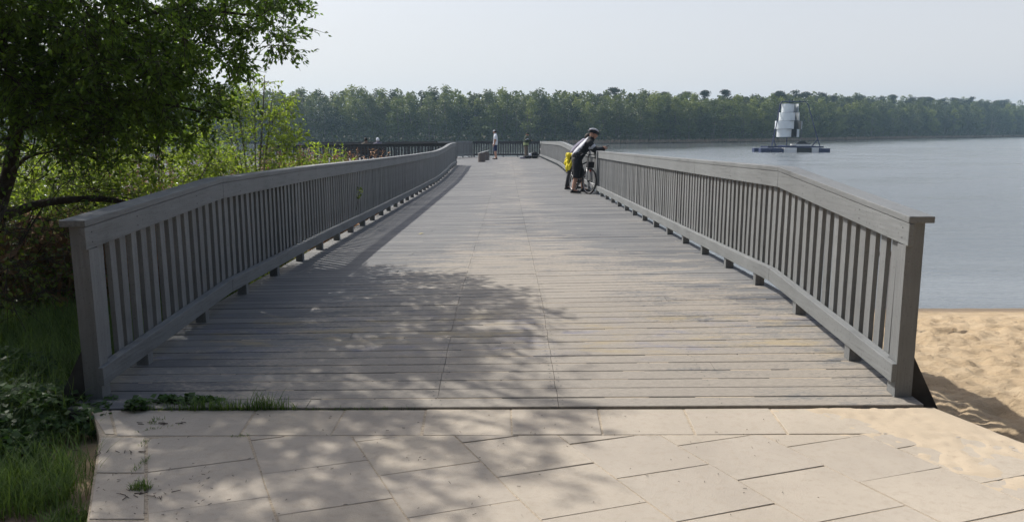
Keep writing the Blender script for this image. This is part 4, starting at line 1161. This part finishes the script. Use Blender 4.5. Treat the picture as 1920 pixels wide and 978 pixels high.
rd = MB().tube([Ja['ha_r']+Vector((ax_, ay_, deck_z(ax_, ay_)))+Vector((-.05, 0, 0)), (ax_+.75, ay_+.35, -.38), (ax_+1.0, ay_+1.2, -.30)], [.012, .008, .004], 6)
tag(rd.build('fishing_rod', M['metal_dark']), 'fishing rod held by the angler in the dark jacket', 'fishing rod')
# rod leaning on the right rail
zb = deck_z(2.1, 50.5)
o = empty('fishing_rod', (2.05, 50.5, zb)); tag(o, 'upright fishing rod leaning on the right railing near the bags', 'fishing rod')
MB().tube([(2.02, 50.2, zb+.02), (2.12, 50.25, zb+.55)], .018, 8).build('handle', M['black'], o, world=True)
MB().tube([(2.12, 50.25, zb+.55), (2.42, 50.4, zb+1.75), (2.52, 50.45, zb+2.1)], [.010, .007, .004], 6).build('rod', M['metal_dark'], o, world=True)
MB().torus((2.17, 50.26, zb+.62), .035, .015, (1, 0, 0), (0, 0, 1), 16, 6).build('reel', M['steel'], o, world=True)
# bags
def bag(name, label, x, y, l, w_, hgt, mat, seed, strap=True):
    r = empty(name, (x, y, deck_z(x, y))); tag(r, label, 'bag', 'bags on the deck by the railing' if False else None)
    b = MB()
    def fn(d, q):
        q = Vector(q); e = .55
        q = Vector((math.copysign(abs(d.x)**e, d.x)*l/2, math.copysign(abs(d.y)**e, d.y)*w_/2, math.copysign(abs(d.z)**e, d.z)*hgt/2))
        k = 1+.12*noise.noise(Vector((d.x*2+seed, d.y*2, d.z*2))); q = q*k
        q.z = max(q.z, -hgt/2+.002); return q
    b.ball((0, 0, hgt/2), 1, 22, 14, None, fn); b.build('body', M[mat], r, smooth=True)
    if strap:
        MB().tube([(-l*.25, -w_*.3, hgt*.85), (-l*.12, -w_*.35, hgt*1.15), (l*.12, -w_*.35, hgt*1.15), (l*.25, -w_*.3, hgt*.85)], .012, 6).build('strap', M['black'], r)
    MB().box((-l*.35, -w_*.52, hgt*.35), (l*.35, -w_*.5, hgt*.42)).build('zip', M['steel'], r)
    return r
bag('tackle_bag', 'dark square tackle bag beside the railing behind the angler', 1.86, 51.6, .42, .35, .42, 'black', 1)
bag('holdall', 'flat dark holdall between the angler and the tackle bag', 1.35, 51.2, .60, .35, .20, 'black', 2)
bag('plastic_bag', 'small white bag lying on top of the fishing gear', 1.55, 51.45, .18, .16, .34, 'white', 3, False)
bag('jacket_heap', 'crumpled grey cloth on the deck at the feet of the angler', 1.05, 51.0, .38, .25, .10, 'mauve', 4, False)

# concrete litter bins
M['conc'] = simple('exposed_aggregate', (.15, .125, .115), .9, .35, 90, bmp=.5)
M['lidw'] = simple('pale_sheet_lid', (.66, .66, .64), .5, .08, 10)
def bin_(label, x, y):
    r = empty('litter_bin', (x, y, deck_z(x, y))); tag(r, label, 'litter bin', 'round litter bins on the platform')
    MB().lathe([(0, .0), (.195, 0), (.20, .02), (.20, .50), (.185, .505), (.16, .50), (.16, .1), (0, .1)], n=28).build('body', M['conc'], r, smooth=False)
    l = MB(); n = 26; vs = []
    for k in range(n):
        a = 2*math.pi*k/n; q = .21
        vs.append((q*math.cos(a), q*math.sin(a), .53+.07*math.cos(a)+.0)); 
    vs2 = [(v[0], v[1], v[2]+.025) for v in vs]; l.add(vs+vs2, [tuple(range(n-1, -1, -1)), tuple(range(n, 2*n))]+[(k, (k+1) % n, n+(k+1) % n, n+k) for k in range(n)])
    l.build('lid', M['lidw'], r, bevel=.003)
    MB().tube([(.24, 0, 0), (.24, 0, .36), (.19, 0, .40)], .012, 8).build('bracket', M['steel'], r)
bin_('nearer round grey litter bin with sloping pale lid', -1.42, 44.0)
bin_('farther round grey litter bin partly behind the nearer one', -1.28, 47.6)

# bench with two sitters on the left platform
bx, by = -7.6, 41.4; bz = deck_z(bx, by)
r = empty('bench', (bx, by, bz)); tag(r, 'dark brown slatted bench behind the long platform railing', 'bench')
for dx in (-.95, .95):
    MB().box((dx-.04, -.25, 0), (dx+.04, -.18, .80)).build('leg', M['bench'], r); MB().box((dx-.04, .18, 0), (dx+.04, .25, .43)).build('leg', M['bench'], r)
b_ = MB()
for k in range(4): b_.box((-1.1, -.16+k*.11, .44), (1.1, -.07+k*.11, .47))
b_.build('seat', M['bench'], r)
b_ = MB()
for k in range(3): b_.box((-1.1, -.285, .52+k*.12), (1.1, -.255, .62+k*.12))
b_.build('backrest', M['bench'], r)
def sitter(label, x, y, shirt, hair, face):
    z = deck_z(x, y)
    J = dict(pelvis=(0, 0, .56), spine=(0, -.02, .72), chest=(0, -.02, .92), neck=(0, .02, 1.08), skull=(0, .04, 1.15),
         sh_l=(-.18, -.01, 1.0), sh_r=(.18, -.01, 1.0), el_l=(-.23, .08, .74), el_r=(.23, .08, .74), wr_l=(-.13, .28, .66), wr_r=(.13, .28, .66), ha_l=(-.11, .35, .64), ha_r=(.11, .35, .64),
         hip_l=(-.10, .03, .54), hip_r=(.10, .03, .54), kn_l=(-.13, .44, .53), kn_r=(.13, .44, .53), an_l=(-.13, .50, .09), an_r=(.13, .48, .09), to_l=(-.14, .63, .045), to_r=(.14, .61, .045))
    root, hc, fd, sd, zax, rot, J_ = person('person', label, (x, y, z), J, face, [('trousers', 'navy', lambda r, b, c, J: (r in ('hips', 'thigh', 'calf')) or (r == 'torso' and c.z < .58), .02), ('shirt', shirt, lambda r, b, c, J: (r == 'torso' and c.z >= .56) or r in ('uarm', 'farm'), .025)])
    h = MB(); h.ball(hc-fd*.012+zax*.02, (.108, .09, .12), 20, 14, rot, lambda d, q: q if (d.x < .45 and d.z > -.55) or d.z > .55 else q*.8); h.build('hair', M[hair], root, smooth=True)
    for s in 'lr': shoe(root, J_, s, 'black')
sitter('seated person with dark hair on the bench seen over the railing', -7.48, 41.45, 'olive', 'hair', (0.2, 1, 0))
sitter('seated person with white hair on the bench right of the dark haired one', -6.85, 41.45, 'mauve', 'white', (-.3, 1, 0))

# cyclist leaning on the rail
cx0, cy0 = 1.84, 20.95; cz0 = deck_z(cx0, cy0)
J = dict(pelvis=(.04, .02, .93), spine=(.14, .02, 1.08), chest=(.29, .02, 1.28), neck=(.41, .0, 1.42), skull=(.47, .0, 1.475),
         sh_l=(.36, .18, 1.33), sh_r=(.36, -.18, 1.33), el_l=(.56, .20, 1.16), el_r=(.53, -.22, 1.13), wr_l=(.76, .10, 1.17), wr_r=(.73, -.12, 1.175), ha_l=(.82, .06, 1.20), ha_r=(.80, -.07, 1.22),
         hip_l=(.04, .12, .90), hip_r=(.04, -.10, .90), kn_l=(.22, .26, .50), kn_r=(.03, -.16, .50), an_l=(.26, .32, .09), an_r=(-.06, -.20, .09), to_l=(.39, .32, .045), to_r=(.09, -.22, .045))
kn = ('cycling_shorts', 'black', lambda r, b, c, J: (r in ('hips', 'torso') and c.z < .98) or r == 'thigh' or (r == 'calf' and par(r, J, b[0], b[1], c) < .25), .022)
js = ('jersey', 'black', lambda r, b, c, J: (r == 'torso' and c.z > .93) or r == 'hips' and c.z > .97 or r == 'uarm' or (r == 'farm'), .028)
ps = ('jersey_panel', 'silverjersey', lambda r, b, c, J: (r == 'torso' and (c.z-.93) > (c.x-.04)*1.32+.09) or (r == 'uarm' and par(r, J, b[0], b[1], c) < .62 and c.y < 0 and c.z > J['el_r'].z+.07), .036)
root, hc, fd, sd, zax, rot, Jc = person('person', 'cyclist in black and silver jersey and helmet leaning his arms on the rail', (cx0, cy0, cz0), J, (1, -.1, -.18), [kn, js, ps], hand_dir=(0, 1, 0), fat=1.12)
def helmet(root, hc, fd, sd, zax, rot):
    h = MB()
    def fn(d, q):
        q = Vector(q); q.z = max(q.z, -.01-.02*d.x); q *= 1+.03*math.cos(d.y*22)
        return q
    h.ball(hc+zax*.055-fd*.012, (.158, .112, .105), 30, 16, rot, fn); h.build('helmet', M['black'], root, smooth=True)
    v = MB()
    for k in (-2, -1, 0, 1, 2):
        pts = [hc+zax*(.055+.112*math.sin(a)*math.cos(k*.32))+fd*(.155*math.cos(a)-.012)+sd*(k*.042*math.sin(a)**.5) for a in (.55, .95, 1.4, 1.9, 2.4)]
        v.tube(pts, .013, 5)
    v.build('helmet_stripes', M['silverjersey'], root, smooth=True)
    MB().obox(hc+fd*.155+zax*.045, (.06, .13, .012), rot).build('visor', M['black'], root)
    MB().tube([hc+sd*.085+zax*.04, hc+sd*.07-zax*.07+fd*.02, hc-zax*.115+fd*.03, hc-sd*.07-zax*.07+fd*.02, hc-sd*.085+zax*.04], .006, 5).build('chin_strap', M['black'], root)
helmet(root, hc, fd, sd, zax, rot)
for s in 'lr': shoe(root, Jc, s, 'black')
ph = MB().obox(Vector((cx0+.84, cy0-.02, cz0+1.25)), (.14, .07, .012), Matrix.Rotation(-.35, 3, 'Y'))
tag(ph.build('mobile_phone', M['black']), 'dark mobile phone in the hands of the leaning cyclist', 'phone')
# second cyclist mostly hidden behind the first
c2x, c2y = 1.93, 22.35; c2z = deck_z(c2x, c2y)
J2 = dict(J); J2 = {k: tuple(v) for k, v in J2.items()}
J2.update(pelvis=(-.02, .02, .93), spine=(.06, .02, 1.09), chest=(.20, .02, 1.29), neck=(.32, .0, 1.39), skull=(.40, .0, 1.40), sh_l=(.27, .18, 1.34), sh_r=(.27, -.18, 1.34), el_l=(.48, .2, 1.15), el_r=(.46, -.2, 1.15), wr_l=(.62, .08, 1.17), wr_r=(.62, -.1, 1.17), ha_l=(.69, .05, 1.18), ha_r=(.69, -.07, 1.18),
          hip_l=(-.02, .12, .9), hip_r=(-.02, -.10, .9), kn_l=(.12, .15, .5), kn_r=(-.10, -.12, .5), an_l=(.05, .2, .09), an_r=(-.20, -.12, .09), to_l=(.18, .22, .045), to_r=(-.08, -.16, .045))
root, hc, fd, sd, zax, rot, Jd = person('person', 'second person in mauve grey jersey bending over the rail behind the front cyclist', (c2x, c2y, c2z), J2, (1, .1, -.3),
    [('trousers', 'black', lambda r, b, c, J: (r in ('hips', 'torso') and c.z < .98) or r in ('thigh', 'calf'), .02), ('jersey', 'mauve', lambda r, b, c, J: (r == 'torso' and c.z > .93) or r in ('uarm', 'farm'), .028)], fat=1.05, hand_dir=(0, 1, 0))
h = MB(); h.ball(hc-fd*.012+zax*.02, (.108, .09, .12), 20, 14, rot, lambda d, q: q if (d.x < .45 and d.z > -.55) or d.z > .55 else q*.8); h.build('hair', M['hair'], root, smooth=True)
for s in 'lr': shoe(root, Jd, s, 'black')
# yellow rain jacket tied round the second person's hips
jkm = MB(); n, mm = 34, 16; vs = []
for j in range(mm+1):
    v = j/mm
    for i in range(n+1):
        u = i/n; a = math.pi*(.62+.78*u)
        rr = .20+.025*math.sin(u*27+v*3)+.03*v+.06*noise.noise(Vector((u*6, v*5, 2)))+.03*noise.noise(Vector((u*14, v*9, 4)))
        vs.append((c2x+.02+rr*math.cos(a)*(1+.1*v), c2y+.0+rr*math.sin(a), c2z+1.05-(.46+.10*noise.noise(Vector((u*5, 0, 9))))*v-.04*math.sin(u*9)*v))
fs = [(j*(n+1)+i, j*(n+1)+i+1, (j+1)*(n+1)+i+1, (j+1)*(n+1)+i) for j in range(mm) for i in range(n)]
jkm.add(vs, fs); o = jkm.build('rain_jacket', M['yellow'], root, world=True, smooth=True); o['label'] = 'bright yellow rain jacket tied around the hips'
s_ = o.modifiers.new('t', 'SOLIDIFY'); s_.thickness = .012
o = MB().ball((c2x+.0, c2y-.2, c2z+.70), (.07, .05, .13), 14, 10).build('pouch', M['blue'], root, world=True, smooth=True)

# ------------------------------------------------------------------ bicycle
fw = Vector((2.16, 20.42, 0)); rw = Vector((1.84, 21.38, 0)); zd = deck_z(2.0, 20.9)
d = (fw-rw).normalized(); rzb = math.atan2(d.y, d.x)
bike = empty('bicycle', (rw.x, rw.y, zd), rzb); bike.rotation_euler = (R(-4), 0, rzb)
tag(bike, 'dark trekking bicycle with silver fork standing at the rail in front of the cyclist', 'bicycle')
WB = (fw-rw).length; WR = .345
def wheel(x, name, yawa=0):
    ax = Vector((math.cos(yawa), math.sin(yawa), 0)); az = Vector((0, 0, 1)); c = Vector((x, 0, WR)); yv = Vector((-math.sin(yawa), math.cos(yawa), 0))
    w_ = MB(); w_.torus(c, WR-.045, .011, ax, az, 44, 6); rim = w_.build(name, M['steel'], bike, smooth=True)
    t = MB(); t.torus(c, WR-.022, .022, ax, az, 48, 8); t.build('tyre', M['rubber'], rim, smooth=True)
    s = MB()
    for k in range(28):
        a = 2*math.pi*k/28; s.tube([c+yv*(.03*(-1)**k), c+(ax*math.cos(a)+az*math.sin(a))*(WR-.05)], .0015, 4)
    s.build('spokes', M['steel'], rim)
    h_ = MB(); h_.tube([c-yv*.05, c+yv*.05], .022, 12); h_.build('hub', M['metal_dark'], rim)
wheel(0, 'wheel'); wheel(WB, 'wheel', .14)
bb = Vector((.43, 0, .29)); st = Vector((.26, 0, .80)); ht = Vector((WB-.17, 0, .86)); hb_ = Vector((WB-.12, 0, .70))
f_ = MB()
for a, b, rr in ((bb, st, .017), (bb, hb_, .021), (st-Vector((-.01, 0, .08)), ht, .018), (ht, hb_, .024)): f_.tube([a, b], rr, 10)
for s in (-1, 1):
    f_.tube([bb+Vector((0, .03*s, 0)), Vector((0, .06*s, WR))], .010, 8); f_.tube([st-Vector((0, 0, .08)), Vector((0, .06*s, WR))], .009, 8)
f_.build('frame', M['black'], bike, smooth=True)
k = MB()
for s in (-1, 1): k.tube([hb_+Vector((.01, .045*s, -.02)), Vector((WB-.06, .055*s, .52)), Vector((WB, .055*s, WR))], [.016, .016, .012], 8)
k.tube([hb_+Vector((.01, -.06, -.02)), hb_+Vector((.01, .06, -.02))], .018, 8); k.build('fork', M['steel'], bike, smooth=True)
k = MB(); k.tube([ht, ht+Vector((-.03, 0, .14)), ht+Vector((.06, 0, .18))], .014, 8); c = ht+Vector((.06, 0, .18))
k.tube([c+Vector((-.10, -.31, .03)), c+Vector((-.02, -.16, .02)), c, c+Vector((-.02, .16, .02)), c+Vector((-.10, .31, .03))], .012, 8)
hbar = k.build('handlebar', M['metal_dark'], bike, smooth=True)
for s in (-1, 1):
    MB().tube([c+Vector((-.03, .20*s, .02)), c+Vector((-.10, .32*s, .03))], .018, 8).build('grip', M['rubber'], hbar)
    MB().tube([c+Vector((.0, .19*s, .01)), c+Vector((.03, .27*s, -.03))], .006, 6).build('brake_lever', M['steel'], hbar)
k = MB(); k.tube([st, st+Vector((-.03, 0, .10))], .013, 8); k.build('seat_post', M['steel'], bike)
k = MB(); k.ball(st+Vector((-.03, 0, .115)), (.14, .075, .028), 18, 10, None, lambda dd, q: Vector((q.x, q.y*(1-.65*max(0, dd.x)), q.z))); k.build('saddle', M['black'], bike, smooth=True)
k = MB(); k.torus(bb+Vector((0, -.045, 0)), .085, .008, Vector((1, 0, 0)), Vector((0, 0, 1)), 28, 6); k.tube([bb+Vector((0, -.07, 0)), bb+Vector((.05, -.07, -.16))], .010, 6); k.tube([bb+Vector((0, .07, 0)), bb+Vector((-.05, .07, .16))], .010, 6)
cr = k.build('crankset', M['metal_dark'], bike)
for v in ((.05, -.12, -.16), (-.05, .12, .16)): MB().box((bb.x+v[0]-.04, v[1]-.04, bb.z+v[2]-.01), (bb.x+v[0]+.04, v[1]+.04, bb.z+v[2]+.01)).build('pedal', M['black'], cr)
k = MB(); n = 20; vs = []
for i in range(n+1):
    a = R(15)+R(150)*i/n
    for yy in (-.028, .028): vs.append((WR*1.08*math.cos(a), yy, WR+WR*1.08*math.sin(a)))
k.add(vs, [(2*i, 2*i+1, 2*i+3, 2*i+2) for i in range(n)]); o = k.build('mudguard', M['black'], bike, smooth=True); o.modifiers.new('t', 'SOLIDIFY').thickness = .003
MB().box((WB-.10, -.09, .70), (WB+.05, .09, .86)).build('handlebar_bag', M['black'], bike, bevel=.02)
MB().box((WB+.02, -.035, .60), (WB+.06, .035, .66)).build('front_lamp', M['red'], bike, bevel=.01)

# ------------------------------------------------------------------ air
hz = MB().box((-870, -70, -8), (870, 1170, 46))
m = bpy.data.materials.new('haze_air'); m.use_nodes = True; nt = m.node_tree
for n_ in list(nt.nodes):
    if n_.type != 'OUTPUT_MATERIAL': nt.nodes.remove(n_)
pvn = nt.nodes.new('ShaderNodeVolumePrincipled'); pvn.inputs['Color'].default_value = (.55, .80, 1, 1); pvn.inputs['Density'].default_value = HAZE; pvn.inputs['Anisotropy'].default_value = .35
nt.links.new(pvn.outputs[0], nt.nodes['Material Output'].inputs['Volume'])
if HAZE > 0: tag(hz.build('haze', m), kind='stuff')

# ------------------------------------------------------------------ light, sky, camera
SUN_EL, SUN_AZ = R(46), R(-48)      # front left
W = bpy.data.worlds.new('World'); sc.world = W; W.use_nodes = True; nt = W.node_tree
bg = nt.nodes['Background']; sky = nt.nodes.new('ShaderNodeTexSky'); sky.sky_type = 'NISHITA'; sky.sun_disc = False
sky.sun_elevation = SUN_EL; sky.sun_rotation = SUN_AZ; sky.air_density = 1.0; sky.dust_density = 4.0; sky.ozone_density = 1.5; sky.altitude = 0
hs = nt.nodes.new('ShaderNodeHueSaturation'); hs.inputs['Saturation'].default_value = SKYSAT
nt.links.new(sky.outputs[0], hs.inputs['Color'])
vm = nt.nodes.new('ShaderNodeMix'); vm.data_type = 'RGBA'; vm.inputs[7].default_value = (5.3, 5.3, 5.5, 1)   # pale summer haze, thickest towards the horizon
tcw = nt.nodes.new('ShaderNodeTexCoord'); sx = nt.nodes.new('ShaderNodeSeparateXYZ'); nt.links.new(tcw.outputs['Generated'], sx.inputs[0])
mrw = nt.nodes.new('ShaderNodeMapRange'); mrw.interpolation_type = 'SMOOTHSTEP'; nt.links.new(sx.outputs[2], mrw.inputs[0])
for i_, v_ in enumerate((.02, .62, .80, .06)): mrw.inputs[i_+1].default_value = v_
nt.links.new(mrw.outputs[0], vm.inputs[0])
nt.links.new(hs.outputs[0], vm.inputs[6]); nt.links.new(vm.outputs[2], bg.inputs[0]); bg.inputs[1].default_value = SKYS
sl = bpy.data.lights.new('sun', 'SUN'); sl.energy = SUNE; sl.angle = R(.6); sl.color = (1, .96, .89)
so = bpy.data.objects.new('sun', sl); col.objects.link(so)
dirv = Vector((math.sin(SUN_AZ)*math.cos(SUN_EL), math.cos(SUN_AZ)*math.cos(SUN_EL), math.sin(SUN_EL)))
so.rotation_euler = dirv.to_track_quat('Z', 'Y').to_euler()
cd = bpy.data.cameras.new('camera'); cd.sensor_width = 36; cd.lens = 1445/1920*36; cd.clip_start = .05; cd.clip_end = 4000
co = bpy.data.objects.new('camera', cd); col.objects.link(co); p_ = math.atan(242/1445)
co.location = (0, 0, 0); co.rotation_euler = (math.pi/2-p_, 0, -math.atan(10/1445*math.cos(p_))); sc.camera = co
sc.view_settings.view_transform = 'Standard'; sc.view_settings.look = 'None'; sc.view_settings.exposure = EXPO; sc.view_settings.gamma = 1
sc.cycles.max_bounces = 6; sc.cycles.diffuse_bounces = 3; sc.cycles.glossy_bounces = 3; sc.cycles.transmission_bounces = 3; sc.cycles.transparent_max_bounces = 6
sc.cycles.volume_bounces = 0; sc.cycles.use_denoising = True
